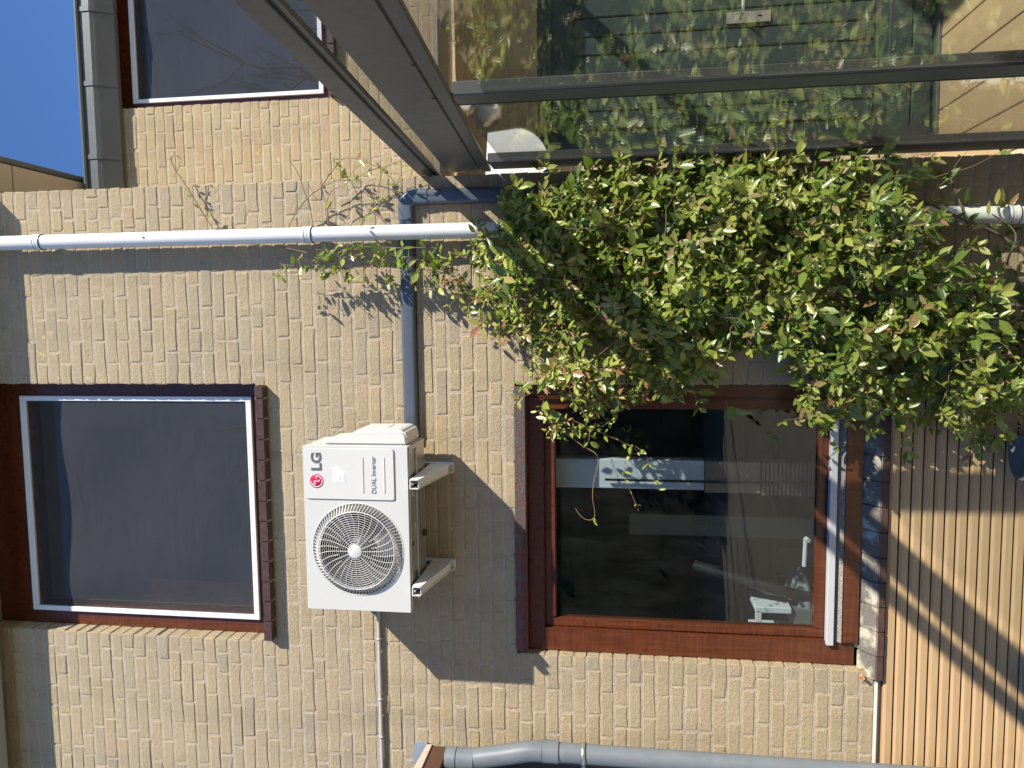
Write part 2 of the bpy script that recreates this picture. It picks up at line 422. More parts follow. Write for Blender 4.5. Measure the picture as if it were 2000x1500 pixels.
# outline of the climbing plant on the wall plane (X, Z)
IVY = [(0.21, 2.437), (0.306, 2.322), (0.391, 2.265), (0.488, 2.242), (0.581, 2.163), (0.605, 1.946), (0.623, 1.69), (0.596, 1.523), (0.608, 1.317), (0.641, 1.116), (0.653, 0.918), (0.625, 0.723), (0.579, 0.549), (0.518, 0.396), (0.447, 0.355), (0.381, 0.466), (0.28, 0.434), (0.178, 0.364), (0.096, 0.267), (0.034, 0.18), (-0.067, 0.111), (-0.229, 0.066), (-0.392, 0.096), (-0.476, 0.225), (-0.498, 0.378), (-0.426, 0.497), (-0.458, 0.613), (-0.396, 0.714), (-0.492, 0.781), (-0.397, 0.874), (-0.344, 0.976), (-0.259, 0.988), (-0.195, 1.142), (-0.184, 1.246), (-0.27, 1.317), (-0.302, 1.454), (-0.324, 1.624), (-0.402, 1.754), (-0.403, 1.929), (-0.359, 2.04), (-0.259, 2.05), (-0.159, 2.149), (-0.08, 2.249), (0.02, 2.316), (0.109, 2.382)]

# ------------------------------------------------------------------ setting
struct(MB().box(-40, 40, -60, 20, -0.5, -0.004).build('ground', 'ground'))
fl = struct(MB().box(0.66, 3.9, -2.6, 1.118, -0.003, 0.002).build('veranda_floor', 'joint'))
x = 0.70; fb = None
while x < 3.7:
    m = MB().box(x + 0.004, x + 0.186, -2.58, 1.11, 0.003, 0.009)
    m.build('floor_board', 'floor', fl, 0.0015); x += 0.19

# ------------------------------------------------------------------ brickwork
PITCH, BH = 0.0633, 0.0524
def brick_mesh(L, depth, seed):
    rg = random.Random(seed)
    xs = [0, 0.005, L * rg.uniform(.3, .7), L - 0.005, L]; zs = [0, 0.0045, BH - 0.0045, BH]
    v = []; f = []
    for j, z in enumerate(zs):
        for i, xx in enumerate(xs):
            bo = i in (0, 4) or j in (0, 3); co = i in (0, 4) and j in (0, 3)
            y = (0.0010 + rg.uniform(0, 0.0026) + (0.0022 if co else 0)) if bo else rg.uniform(-0.0006, 0.0010)
            v.append((xx - L / 2 + (rg.uniform(-.0026, .0026)), y, z + (rg.uniform(-.0034, .0034) if j in (0, 3) else rg.uniform(-.001, .001))))
    for j in range(3):
        for i in range(4): a = j * 5 + i; f.append((a, a + 1, a + 6, a + 5))
    ring = [0, 1, 2, 3, 4, 9, 14, 19, 18, 17, 16, 15, 10, 5]
    b = len(v)
    for r in ring: v.append((v[r][0], depth, v[r][2]))
    n = len(ring)
    for k in range(n): f.append((ring[(k + 1) % n], ring[k], b + k, b + (k + 1) % n))
    return v, f
LENS = (0.207, 0.207, 0.209, 0.204, 0.099, 0.152)
BANK = {}
def bank(kind, i, depth):
    key = (kind, i, depth)
    if key not in BANK: BANK[key] = brick_mesh(kind, depth, hash(key) & 0xffff)
    return BANK[key]
def lay_bricks(wall_obj, x0, x1, z0, z1, holes, Y, mat, skip, keep=300, seed=1, depth=0.10, zoff=0.0):
    """lay a wild bond; the 'keep' bricks showing largest become objects, the rest one joined part"""
    rg = random.Random(seed); items = []
    k = 0; z = z0
    prev = []
    while z < z1 - 0.02:
        runs = [(x0, x1)]; cur = []
        for (a, b, c, d) in holes:
            if z + BH * 0.5 > c and z + BH * 0.5 < d + .01:
                nr = []
                for (p, q) in runs:
                    if b <= p or a >= q: nr.append((p, q)); continue
                    if a - p > 0.02: nr.append((p, a))
                    if q - b > 0.02: nr.append((b, q))
                runs = nr
        for (p, q) in runs:
            xx = p; last = 0
            first = (rg.choice((0.207, 0.207, 0.152)), rg.choice((0.099, 0.099, 0.152)), rg.choice((0.152, 0.207)), 0.099)[k % 4]
            while xx < q - 0.015:
                if first: L = first; first = None
                else:
                    opt = [0.207, 0.099] if rg.random() > (0.22 if last != 1 else 0.06) else [0.099, 0.207]
                    L = next((o_ for o_ in opt if min([abs(xx + o_ - j_) for j_ in prev] or [1]) > 0.034), 0.152)
                last = 1 if L < 0.12 else 0
                if xx + L > q or q - (xx + L) < 0.045: L = q - xx
                if L > 0.25:
                    L = 0.099 if L < 0.3 else 0.152
                items.append((xx + L / 2, z, L)); cur.append(xx + L)
                xx += L + rg.uniform(0.005, 0.0105)
        z += PITCH; k += 1; prev = cur
    pool = []; rest = []
    for (cx, cz, L) in items:
        px, py = project((cx, Y, cz + BH / 2))
        vis = -5 < px < 2005 and -5 < py < 1505 and not skip(cx, cz)
        (pool if vis else rest).append((cx, cz, L))
    pool.sort(key=lambda t: -t[2] / (math.dist((t[0], Y, t[1]), CAM)))
    rest += pool[keep:]; pool = pool[:keep]
    J = MB(); meshes = {}
    for n, (cx, cz, L) in enumerate(pool + rest):
        ind = n < len(pool)
        i = rg.randrange(14)
        kind = min((0.207, 0.152, 0.099), key=lambda q: abs(q - L))
        sx = L / kind; sz = rg.uniform(0.97, 1.035)
        rot = rg.gauss(0, 0.0035); dy = rg.uniform(-0.0014, 0.0014); dz = rg.uniform(-0.0014, 0.0014)
        if ind:
            key = (kind, i)
            if key not in meshes:
                v, f = bank(kind, i, depth)
                me = bpy.data.meshes.new('brick'); me.from_pydata(v, [], f); me.materials.append(M[mat]); meshes[key] = me
            o = bpy.data.objects.new('brick', meshes[key]); o.location = (cx, Y + dy, cz + dz)
            o.rotation_euler = (0, rot, 0); o.scale = (sx, 1, sz)
            COL.objects.link(o); adopt(o, wall_obj)
        else:
            v, f = bank(kind, i, depth); c, s_ = math.cos(rot), math.sin(rot)
            J.add([(cx + a * sx * c + d * s_ * sz, Y + dy + b, cz + dz + d * c * sz - a * sx * s_) for a, b, d in v], f)
    if J.v:
        o = J.build('brickwork', mat, wall_obj, recalc=False); tag(o, kind='stuff')

def mortar_wall(name, x0, x1, z0, z1, holes, yf, yb, parent, mat='mortar'):
    xs = sorted({x0, x1, *[h[0] for h in holes], *[h[1] for h in holes]}); xs = [q for q in xs if x0 <= q <= x1]
    zs = sorted({z0, z1, *[h[2] for h in holes], *[h[3] for h in holes]}); zs = [q for q in zs if z0 <= q <= z1]
    solid = lambda a, b: not any(h[0] - 1e-6 < a < h[1] + 1e-6 and h[2] - 1e-6 < b < h[3] + 1e-6 for h in holes)
    G = [[solid((xs[i] + xs[i + 1]) / 2, (zs[j] + zs[j + 1]) / 2) for j in range(len(zs) - 1)] for i in range(len(xs) - 1)]
    g = lambda i, j: 0 <= i < len(xs) - 1 and 0 <= j < len(zs) - 1 and G[i][j]
    m = MB()
    for i in range(len(xs) - 1):
        for j in range(len(zs) - 1):
            if not G[i][j]: continue
            a, b, c, d = xs[i], xs[i + 1], zs[j], zs[j + 1]
            m.add([(a, yf, c), (b, yf, c), (b, yf, d), (a, yf, d)], [(0, 1, 2, 3)])
            m.add([(a, yb, c), (b, yb, c), (b, yb, d), (a, yb, d)], [(3, 2, 1, 0)])
            if not g(i - 1, j): m.add([(a, yf, c), (a, yb, c), (a, yb, d), (a, yf, d)], [(3, 2, 1, 0)])
            if not g(i + 1, j): m.add([(b, yf, c), (b, yb, c), (b, yb, d), (b, yf, d)], [(0, 1, 2, 3)])
            if not g(i, j - 1): m.add([(a, yf, c), (b, yf, c), (b, yb, c), (a, yb, c)], [(3, 2, 1, 0)])
            if not g(i, j + 1): m.add([(a, yf, d), (b, yf, d), (b, yb, d), (a, yb, d)], [(0, 1, 2, 3)])
    return m.build(name, mat, parent, recalc=False)

# ---- main block
house = empty('brick_house', (0, 0, 0), 'yellow brick house wall with mahogany windows carrying the air conditioner', 'house')
UW = (-1.575, -0.308, 3.432, 4.960)
LW = (-1.572, -0.308, 0.585, 2.187)
DR = (-3.3, -2.06, -0.1, 2.53)
e = 0.004
mw = mortar_wall('wall', -3.2, 0.632, 0.0, 5.05, [(UW[0] - e, UW[1] + e, UW[2] - e, UW[3]), (LW[0] - e, LW[1] + e, LW[2], LW[3] + e), (-3.3, DR[1] - e, -0.1, DR[3] + e)], 0.0029, 0.14, house)
AC_RECT = (-1.26, -0.47, 2.56, 3.06)
def skip_main(x, z):
    if in_poly(x, z, IVY) and edge_dist(x, z, IVY) > 0.10: return True
    return AC_RECT[0] < x + .1 < AC_RECT[1] - .05 and AC_RECT[2] < z - .06 < AC_RECT[3] - .1
Z0 = 0.6 - 9 * PITCH
lay_bricks(mw, -3.2, 0.635, Z0, 5.0, [UW, LW, DR, (-3.3, -0.02, -0.1, 0.598)], 0.0, 'brick', skip_main, 300, 11)
# return wall of the main block towards the wing and other shell walls
MB().box(0.50, 0.632, 0.14, 1.13, 0, 5.05).build('side_wall', 'mortar', house)
MB().box(-3.2, 0.87, -0.178, 4.4, 5.06, 5.16).build('roof', 'roofing', house)
# front eave: grey gutter in two lengths, standing a little off the wall
for a, b in ((-3.3, -1.535), (-1.531, 0.705)):
    MB().prism([(-0.175, 4.852), (-0.155, 4.836), (-0.075, 4.834), (-0.055, 4.85), (-0.055, 5.03), (-0.175, 5.03)], 'x', a, b).build('eave_gutter', 'fascia', house, 0.004)
MB().box(-3.2, 0.70, -0.05, 0.0, 5.0, 5.03).build('eave_board', 'soffit', house)
# side overhang: panels and dark trim
yy = -0.12
for k in range(6):
    y0 = (-0.12, 0.46, 1.04, 1.62, 2.2, 2.8)[k]; y1 = (0.452, 1.032, 1.612, 2.192, 2.79, 3.4)[k]
    MB().box(0.706 if k == 0 else 0.637, 0.862, y0, y1, 5.035, 5.057).build('soffit_panel', 'soffit', house, 0.002)
MB().tube([(0.885, -0.12, 5.06), (0.885, 4.3, 5.06)], 0.022, 10).build('roof_edge_trim', 'zinc', house)
# dark rooms behind the glass
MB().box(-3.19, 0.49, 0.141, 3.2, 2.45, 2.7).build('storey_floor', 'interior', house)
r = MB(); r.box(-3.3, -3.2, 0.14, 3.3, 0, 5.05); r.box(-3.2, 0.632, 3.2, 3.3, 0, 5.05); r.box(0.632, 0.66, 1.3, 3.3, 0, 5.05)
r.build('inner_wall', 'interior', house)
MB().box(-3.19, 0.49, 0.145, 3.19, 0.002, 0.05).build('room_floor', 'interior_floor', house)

# ---- upper window of the main block
def ring(m, X0, X1, Z0_, Z1_, l, r_, b, t, y0, y1):      # four bars butted
    m.box(X0, X0 + l, y0, y1, Z0_, Z1_); m.box(X1 - r_, X1, y0, y1, Z0_, Z1_)
    m.box(X0 + l, X1 - r_, y0, y1, Z0_, Z0_ + b); m.box(X0 + l, X1 - r_, y0, y1, Z1_ - t, Z1_)
    return m
def upper_window(parent, X0, X1, Zb, Zt, sX0, sX1, sZ0, sZ1, Yf, mat_t, rng):
    win = ring(MB(), X0 + .001, X1 - .001, Zb, Zt, sX0 - X0 + .02, X1 - sX1 + .02, sZ0 - Zb + .02, Zt - sZ1 + .02, Yf, Yf + 0.06).build('window', 'mahogany', parent, 0.003)
    fr = MB()
    for bx in ((sX0, sX0 + .025, sZ0, sZ1), (sX1 - .025, sX1, sZ0, sZ1)):
        MB().box(bx[0], bx[1], Yf - 0.018, Yf - 0.001, bx[2], bx[3]).build('screen_rail', 'white_alu', win, 0.002)
    for bz in ((sZ0, sZ0 + .029), (sZ1 - .035, sZ1)):
        MB().box(sX0 + .0255, sX1 - .0255, Yf - 0.018, Yf - 0.001, bz[0], bz[1]).build('screen_rail', 'white_alu', win, 0.002)
    # slightly wavy mesh
    m = MB(); nx, nz = 34, 34; vs = []
    for j in range(nz + 1):
        for i in range(nx + 1):
            u, q = i / nx, j / nz
            ed = min(1, 8 * min(u, 1 - u)) * min(1, 8 * min(q, 1 - q))
            yv = Yf - 0.010 + ed * (0.006 * math.sin(3.1 * u * 2 + q * 5 + rng) + 0.004 * math.sin(9 * u + 2 * q + rng * 2) + .003 * math.sin(13 * q + 3 * u))
            vs.append((sX0 + .02 + (sX1 - sX0 - .04) * u, yv, sZ0 + .02 + (sZ1 - sZ0 - .04) * q))
    m.add(vs, [(j * (nx + 1) + i, j * (nx + 1) + i + 1, (j + 1) * (nx + 1) + i + 1, (j + 1) * (nx + 1) + i) for j in range(nz) for i in range(nx)], True)
    m.build('insect_screen', 'mesh', win, recalc=False)
    MB().box(sX0 + .02, sX1 - .02, Yf + 0.040, Yf + 0.046, sZ0 + .018, sZ1 - .018).build('pane', 'glass_up', win)
    return win
uwi = None
uw = upper_window(house, UW[0], UW[1], UW[2], UW[3] - .004, -1.50, -0.375, 3.494, 4.752, 0.086, None, 1.0)
MB().box(-1.53, -1.478, 0.150, 0.34, 3.50, 4.25).build('inner_reveal', 'mahogany', uw, 0.004)
MB().box(-1.50, -1.40, 0.30, 0.312, 3.50, 4.25).build('inner_trim', 'mahogany', uw)
# glazed brown sill tiles
def sill_tile(x0, x1, yf, yb, zf0, zf1, zb, par, mat):
    m = MB(); j = lambda: random.uniform(-.0012, .0012); a, b = j(), j()
    m.hexa([(x0, yf + a, zf0 + b), (x1, yf + a, zf0 + b), (x1, yb, zf0 + .004), (x0, yb, zf0 + .004), (x0, yf + a, zf1 + b), (x1, yf + a, zf1 + b), (x1, yb, zb + b), (x0, yb, zb + b)])
    return m.build('sill_tile', mat, par, 0.003, 2)
x = -1.555; k = 0
while x < -0.33:
    wd = min(0.0985, -0.309 - x)
    sill_tile(x, x + wd - 0.003, -0.045, 0.062, 3.376, 3.418, 3.452, uw, 'tile'); x += 0.0987
MB().box(-1.553, -0.312, -0.036, 0.05, 3.379, 3.410).build('sill_mortar', 'mortar', uw)

# ---- lower window
lwo = MB()
lwo.box(-1.571, -1.462, 0.045, 0.13, 0.672, 2.134); lwo.box(-0.372, -0.309, 0.045, 0.13, 0.672, 2.134)
lwo.box(-1.462, -0.372, 0.045, 0.13, 2.058, 2.134); lwo.box(-1.462, -0.372, 0.025, 0.13, 0.662, 0.735)
lw = lwo.build('window', 'mahogany', house, 0.004, 2)
tag(lw, 'large mahogany casement window under the rusty lintel')
ring(MB(), -1.461, -0.373, 0.79, 2.057, 0.042, 0.052, 0.052, 0.052, 0.068, 0.118).build('sash', 'mahogany', lw, 0.005, 2)
MB().box(-1.43, -0.41, 0.088, 0.096, 0.83, 2.02).build('pane', 'glass', lw)
MB().box(-1.475, -0.385, 0.022, 0.062, 0.768, 0.798).build('drip_rail', 'rail', lw, 0.002)
MB().prism([(0.022, 0.736), (0.066, 0.736), (0.066, 0.764), (0.05, 0.762)], 'x', -1.461, -0.373).build('ledge', 'ledge', lw)
x = -1.60; k = 0
while x < -0.33:
    wd = min(0.109, -0.300 - x)
    sill_tile(x, x + wd - 0.0012, -0.035, 0.044, 0.573, 0.606, 0.664, lw, 'tile_dusty'); x += 0.11
MB().box(-1.597, -0.31, -0.028, 0.05, 0.578, 0.600).build('sill_mortar', 'mortar', lw)
h = MB(); h.tube(smooth_path([(-1.03, 0.125, 0.86), (-1.03, 0.155, 0.865), (-1.06, 0.16, 0.865), (-1.16, 0.16, 0.868)], 5), 0.011, 8); h.build('window_handle', 'white_alu', lw)
# steel lintel with peeling paint
li = MB(); li.box(-1.560, -0.316, -0.010, 0.10, 2.1345, 2.1865); li.box(-1.558, -0.318, -0.016, -0.0095, 2.1350, 2.1420)
li.build('lintel', 'lintel', house, 0.002)
# doorway at the far left, under the canopy
dd = MB(); dd.box(-3.2, -2.09, 0.10, 0.14, 0, 2.55); dd.build('entrance_door', 'dark_plastic', house)
MB().box(-2.125, -2.062, 0.03, 0.10, 0, 2.55).build('door_frame', 'brown_board', house, 0.004)

# ------------------------------------------------------------------ wing set back on the right
WY = 1.12
wing = empty('brick_wing', (2.0, WY, 0), 'set-back yellow brick wing behind the glass veranda with upper window and green door', 'house')
UR = (1.328, 2.62, 3.432, 4.96)
GD = (0.96, 1.98, 0.0, 2.19)
ww = mortar_wall('wall', 0.632, 4.2, 0.0, 5.0, [(UR[0] - e, UR[1] + e, UR[2] - e, UR[3]), (GD[0] - e, GD[1] + e, -0.1, GD[3] + e)], WY + .0029, WY + .14, wing)
lay_bricks(ww, 0.64, 4.2, Z0 + .004, 4.98, [UR, GD], WY, 'brick_wing', lambda x, z: x < 0.8 or (z < 2.2 and x > 2), 300, 23)
MB().box(0.64, 4.2, WY - 0.02, 4.4, 5.0, 5.06).build('roof', 'roofing', wing)
r = MB(); r.box(0.67, 4.2, 3.2, 3.3, 0, 5.0); r.box(4.1, 4.2, WY + .141, 3.2, 0, 5.0); r.box(0.67, 4.1, WY + .141, 3.2, 2.5, 2.7)
r.build('inner_wall', 'interior', wing)
ur = upper_window(wing, UR[0], UR[1], UR[2], UR[3] - .01, 1.372, 2.56, 3.506, 4.772, WY + .078, None, 2.2)
x = 1.33
while x < 2.6:
    sill_tile(x, x + .0955, WY - .045, WY + .07, 3.392, 3.43, 3.462, ur, 'tile'); x += 0.0987
# green plank door
dl = MB().box(0.99, 1.95, WY + .05, WY + .09, 0.02, 2.12).build('door', 'door_green', wing, 0.003)
for i in range(8):
    MB().box(1.075 + i * .105, 1.175 + i * .105, WY + .038, WY + .052, 0.33, 1.98).build('plank', 'door_green', dl, 0.006)
for (a, b) in ((0.03, 0.13), (0.136, 0.255)):
    MB().box(0.995, 1.945, WY + .036, WY + .052, a, b).build('bottom_rail', 'door_green', dl, 0.006)
ring(MB(), 0.962, 1.978, 0.0, 2.188, 0.05, 0.05, 0.02, 0.075, WY + .01, WY + .1).build('door_frame', 'door_green', wing, 0.004)
MB().box(0.94, 2.0, WY - .03, WY + .01, 0.0095, 0.026).build('threshold', 'zinc', wing, 0.003)
hp = MB().box(1.62, 1.683, WY + .026, WY + .0375, 0.882, 1.124).build('handle_plate', 'chrome', dl, 0.003)
lv = MB(); lv.tube(smooth_path([(1.652, WY + .03, 1.045), (1.652, WY - .03, 1.045), (1.67, WY - .045, 1.045), (1.78, WY - .045, 1.043)], 5), 0.010, 10); lv.build('lever', 'chrome', hp)
kh = MB(); kh.box(1.648, 1.656, WY + .0240, WY + .0262, 0.93, 0.955); kh.build('keyhole', 'seal', hp)
# wall lamp inside the veranda
lampT = empty('wall_lamp', (0.80, 0.59, 2.2), 'white curved wall lamp seen through the veranda glass', 'lamp')
lm = MB(); nn = 12
poly = [(0.70, 2.055)] + [(0.70 + 0.245 * math.sin(math.pi * i / (2 * nn)), 2.055 + 0.32 * (1 - math.cos(math.pi * i / (2 * nn))) * .55 + .0 * i) for i in range(nn + 1)] + [(0.93, 2.375), (0.70, 2.39)]
lm.prism(poly, 'y', 0.52, 0.66); lm.build('lamp_shade', 'white_print', lampT, 0.006, 2)
MB().box(0.634, 0.701, 0.55, 0.63, 2.14, 2.30).build('wall_plate', 'white_print', lampT, 0.004)
cmT = empty('lamp_spot', (1.17, 1.05, 2.48), 'small white spot fixture high on the veranda wall', 'lamp')
MB().lathe([(0.0, -.1), (0.035, -.1), (0.045, 0.02), (0.0, 0.02)], (1.17, 1.05, 2.49), 'z', 20).build('spot_head', 'white_print', cmT)
MB().box(1.15, 1.19, 1.05, 1.118, 2.495, 2.53).build('spot_arm', 'white_print', cmT, 0.004)

# gutter along the eave of the wing
gut = empty('roof_gutter', (2, 1.0, 4.9), 'dark grey zinc box gutter along the upper right eave', 'gutter')
gp = [(1.0, 4.992), (0.998, 4.91), (1.012, 4.885), (1.075, 4.800), (1.112, 4.798), (1.112, 4.992)]
MB().prism(gp, 'x', 0.64, 4.2).build('trough', 'zinc', gut, 0.004)
MB().tube([(0.64, 0.992, 4.99), (4.2, 0.992, 4.99)], 0.013, 10).build('bead', 'zinc', gut)
for gx in (1.0, 1.44, 1.88, 2.32, 2.76):
    gq = [(0.994, 4.985), (0.992, 4.908), (1.007, 4.880), (1.072, 4.795), (1.078, 4.80), (1.013, 4.884), (0.999, 4.91), (1.001, 4.985)]
    MB().prism(gq, 'x', gx, gx + 0.028).build('strap', 'zinc', gut)

# ------------------------------------------------------------------ glass veranda
VX, SLOPE = 0.65, 0.068
ver = empty('glass_veranda', (1.5, -1.2, 0), 'anthracite aluminium glass veranda with sloping beams on the right', 'veranda')
def sbox(x0, x1, y0, y1, z0, z1):         # box that follows the roof slope (z given at y = 0)
    return [(x0, y0, z0 + SLOPE * y0), (x1, y0, z0 + SLOPE * y0), (x1, y1, z0 + SLOPE * y1), (x0, y1, z0 + SLOPE * y1),
            (x0, y0, z1 + SLOPE * y0), (x1, y0, z1 + SLOPE * y0), (x1, y1, z1 + SLOPE * y1), (x0, y1, z1 + SLOPE * y1)]
YF = -2.62
MB().hexa(sbox(VX, VX + .045, YF, 0.02, 2.328, 2.478)).build('ring_beam', 'anthracite', ver, 0.003)
MB().hexa(sbox(VX + .004, VX + .04, YF, 0.0, 2.3215, 2.3278)).build('beam_gasket', 'seal', ver)
bl = MB().hexa(sbox(VX - .003, VX + .016, YF, 0.015, 2.279, 2.321)).build('beam_cover', 'anthracite', ver, 0.003)
for sy in (-0.573, -1.148, -1.454, -1.9):
    MB().lathe([(0.0, -.002), (0.0055, -.002), (0.0055, 0.004)], (VX, sy, 2.334 + SLOPE * sy), 'x', 12).build('screw', 'seal', ver)
MB().hexa(sbox(VX, VX + .030, YF, 1.1, 2.552, 2.620)).build('rafter', 'anthracite', ver, 0.003)
MB().hexa(sbox(VX + .006, VX + .026, YF, 1.1, 2.541, 2.5518)).build('rafter_gasket', 'seal', ver)
MB().hexa(sbox(VX + .002, VX + .018, YF, 1.1, 2.526, 2.541)).build('rafter_cap', 'anthracite', ver, 0.002)
for rx in (2.35,):
    MB().hexa(sbox(rx, rx + .055, YF, 1.1, 2.52, 2.60)).build('rafter', 'anthracite', ver, 0.003)
for a, b in ((VX + .034, 2.345), (2.41, 3.85)):
    MB().hexa(sbox(a, b, YF, 1.1, 2.602, 2.610)).build('roof_pane', 'glass_roof', ver)
# posts
for y0, y1 in ((-0.165, -0.015), (-1.165, -1.065), (-2.62, -2.50)):
    zt = 2.277 + SLOPE * (y0)
    MB().box(VX, VX + .042, y0, y1, 0.0, zt).build('post', 'anthracite', ver, 0.004)
for y0, y1 in ((-1.064, -0.166), (-2.498, -1.166)):
    MB().box(VX + .002, VX + .04, y0, y1, 0.0105, 0.075).build('base_rail', 'anthracite', ver, 0.003)
    MB().box(VX + .007, VX + .013, y0 + .001, y1 - .001, 0.0755, 2.274 + SLOPE * y0).build('glass_pane', 'glass_ver', ver)
    for q in (y0 + .0015, y1 - .0095):
        MB().box(VX + .0005, VX + .0065, q, q + .008, 0.0755, 2.272 + SLOPE * y0).build('glazing_seal', 'seal', ver)
MB().hexa(sbox(0.66, 3.85, 0.60, 1.1, 2.612, 2.622)).build('roof_shade_strip', 'lead', ver)  # opaque strip added to keep sun off the wall above the door
MB().hexa(sbox(VX + .101, 3.95, YF, YF + .1, 2.30, 2.45)).build('gutter_beam', 'anthracite', ver, 0.003)
MB().box(3.85, 3.95, YF, YF + .1, 0, 2.12).build('post', 'anthracite', ver, 0.003)
MB().hexa(sbox(3.85, 3.95, YF + .101, 1.1, 2.30, 2.45)).build('ring_beam', 'anthracite', ver, 0.003)

# ------------------------------------------------------------------ cladding under the lower window
clad = empty('slat_cladding', (-1.0, -0.02, 0), 'tan composite slat cladding below the lower window', 'cladding')
SP = 0.0455
z = 0.567; k = 0
me_s = None
while z > 0.02:
    m = MB().prism([(-0.016, z - SP + .0060), (-0.0205, z - SP + .0075), (-0.0205, z - .0125), (-0.0165, z - .004), (-0.0155, z - .001), (0.0, z - .001), (0.0, z - SP + .0060)], 'x', -2.055, -0.04)
    m.build('slat', 'clad', clad, recalc=True); z -= SP; k += 1
MB().box(-2.055, -0.04, 0.001, 0.0055, 0.02, 0.572).build('backing', 'brown_board', clad)
MB().box(-2.06, -1.60, -0.012, 0.0, 0.588, 0.598).build('sealant', 'pvc_old', clad)

# ------------------------------------------------------------------ pipes
wp = empty('downpipe', (0.38, -0.083, 0), 'white plastic downpipe running up the wall and through the vine', 'pipe')
PX, PY, PR = 0.381, -0.070, 0.0345
MB().tube([(PX - .004, PY, 0.0), (PX + .018, PY, 0.62)], PR, 24).build('lower_length', 'pvc_old', wp)
MB().tube([(PX + .016, PY, 0.62), (PX, PY, 1.6), (PX, PY, 5.05)], PR, 24).build('upper_length', 'pvc_white', wp)
def collar(z, par, mat, x=PX):
    c = MB(); c.lathe([(PR, -.03), (PR + .0035, -.029), (PR + .0035, -.017), (PR + .0015, -.015), (PR + .0035, -.013), (PR + .0035, -.002), (PR + .0015, 0.0), (PR + .0035, .002), (PR + .0035, .012), (PR, .014)], (x, PY, z), 'z', 56, False)
    cc = c.build('collar', mat, par)
    MB().lathe([(PR, -.0025), (PR + .0042, -.0025), (PR + .0042, .0005), (PR, .0005)], (x, PY, z - .030), 'z', 28).build('seal_ring', 'seal', par)
    MB().lathe([(PR, -.0012), (PR + .0040, -.0012), (PR + .0040, .0012), (PR, .0012)], (x, PY, z), 'z', 28).build('seal_ring', 'pvc_grey', par)
collar(4.478, wp, 'pvc_white'); collar(3.12, wp, 'pvc_white'); collar(1.75, wp, 'pvc_white'); collar(0.165, wp, 'pvc_old', PX + .004)
MB().lathe([(0, -.004), (.005, -.004), (.005, .002)], (PX + .008, PY - PR, 3.905), 'y', 10).build('screw', 'galv', wp)
for zz in (4.44, 3.08, 0.13):
    MB().box(PX - .008, PX + .008, PY + PR - .002, 0.0, zz - .012, zz + .012).build('wall_clip', 'galv', wp)

dt = empty('line_cover', (0.1, -0.03, 2.66), 'grey line cover duct with elbow running sideways to the air conditioner', 'duct')
hw, dp = 0.034, 0.034
def dsec(flip=1):
    pts = []
    for i in range(7): a = math.pi / 2 * i / 6; pts.append((-(dp - .018) - .018 * math.sin(a), hw - .018 + .018 * math.cos(a)))
    for i in range(7): a = math.pi / 2 * i / 6; pts.append((-(dp - .018) - .018 * math.cos(a), -hw + .018 - .018 * math.sin(a)))
    return [(0, hw)] + pts + [(0, -hw)]
sc = dsec()
MB().prism([(p[0], 2.667 + p[1]) for p in sc], 'x', -0.56, 0.470, True).build('horizontal_cover', 'duct', dt)
MB().prism([(0.541 + p[1], p[0]) for p in sc], 'z', 1.9, 2.600, True).build('vertical_cover', 'duct', dt)
el = MB(); n = 10; rings = []
E_ = [(p[0] - (.003 if p[0] < -.001 else 0), p[1] * 1.06) for p in sc]
for i in range(n + 1):
    a = math.pi / 2 * i / n; cx, cz = 0.4985, 2.6245
    for p in E_:
        rad = 0.0425 + p[1]; rings.append((cx + rad * math.sin(a), p[0], cz + rad * math.cos(a)))
ns = len(E_)
# short sleeves on both ends
pre = [(0.440, p[0], 2.667 + p[1]) for p in E_]; post = [(0.541 + p[1], p[0], 2.566) for p in E_]
rings = pre + rings + post
el.add(rings, [(i * ns + k, i * ns + k + 1, (i + 1) * ns + k + 1, (i + 1) * ns + k) for i in range(n + 2) for k in range(ns - 1)], True)
el.add(pre, [tuple(range(ns))]); el.add(post, [tuple(range(ns))[::-1]])
el.build('elbow', 'duct', dt)
for (x0, x1) in ((-0.56, 0.42),):
    MB().box(x0, x1, -0.012, 0.001, 2.6315, 2.6328).build('base_edge', 'seal', dt)

cb = empty('cable_conduit', (-1.8, -0.012, 2.85), 'thin light grey cable conduit running left from under the air conditioner', 'pipe')
MB().tube([(-3.1, -0.013, 2.852), (-2.2, -0.013, 2.851), (-1.2, -0.013, 2.850), (-1.0, -.013, 2.85)], 0.0085, 12).build('tube', 'cable', cb)
for cx in (-1.53, -1.83, -2.02, -2.5):
    c = MB(); c.lathe([(.0085, -.006), (.011, -.006), (.011, .006), (.0085, .006)], (cx, -0.013, 2.851), 'x', 14); c.box(cx - .006, cx + .006, -.010, 0.0, 2.836, 2.845); c.build('clip', 'cable', cb)

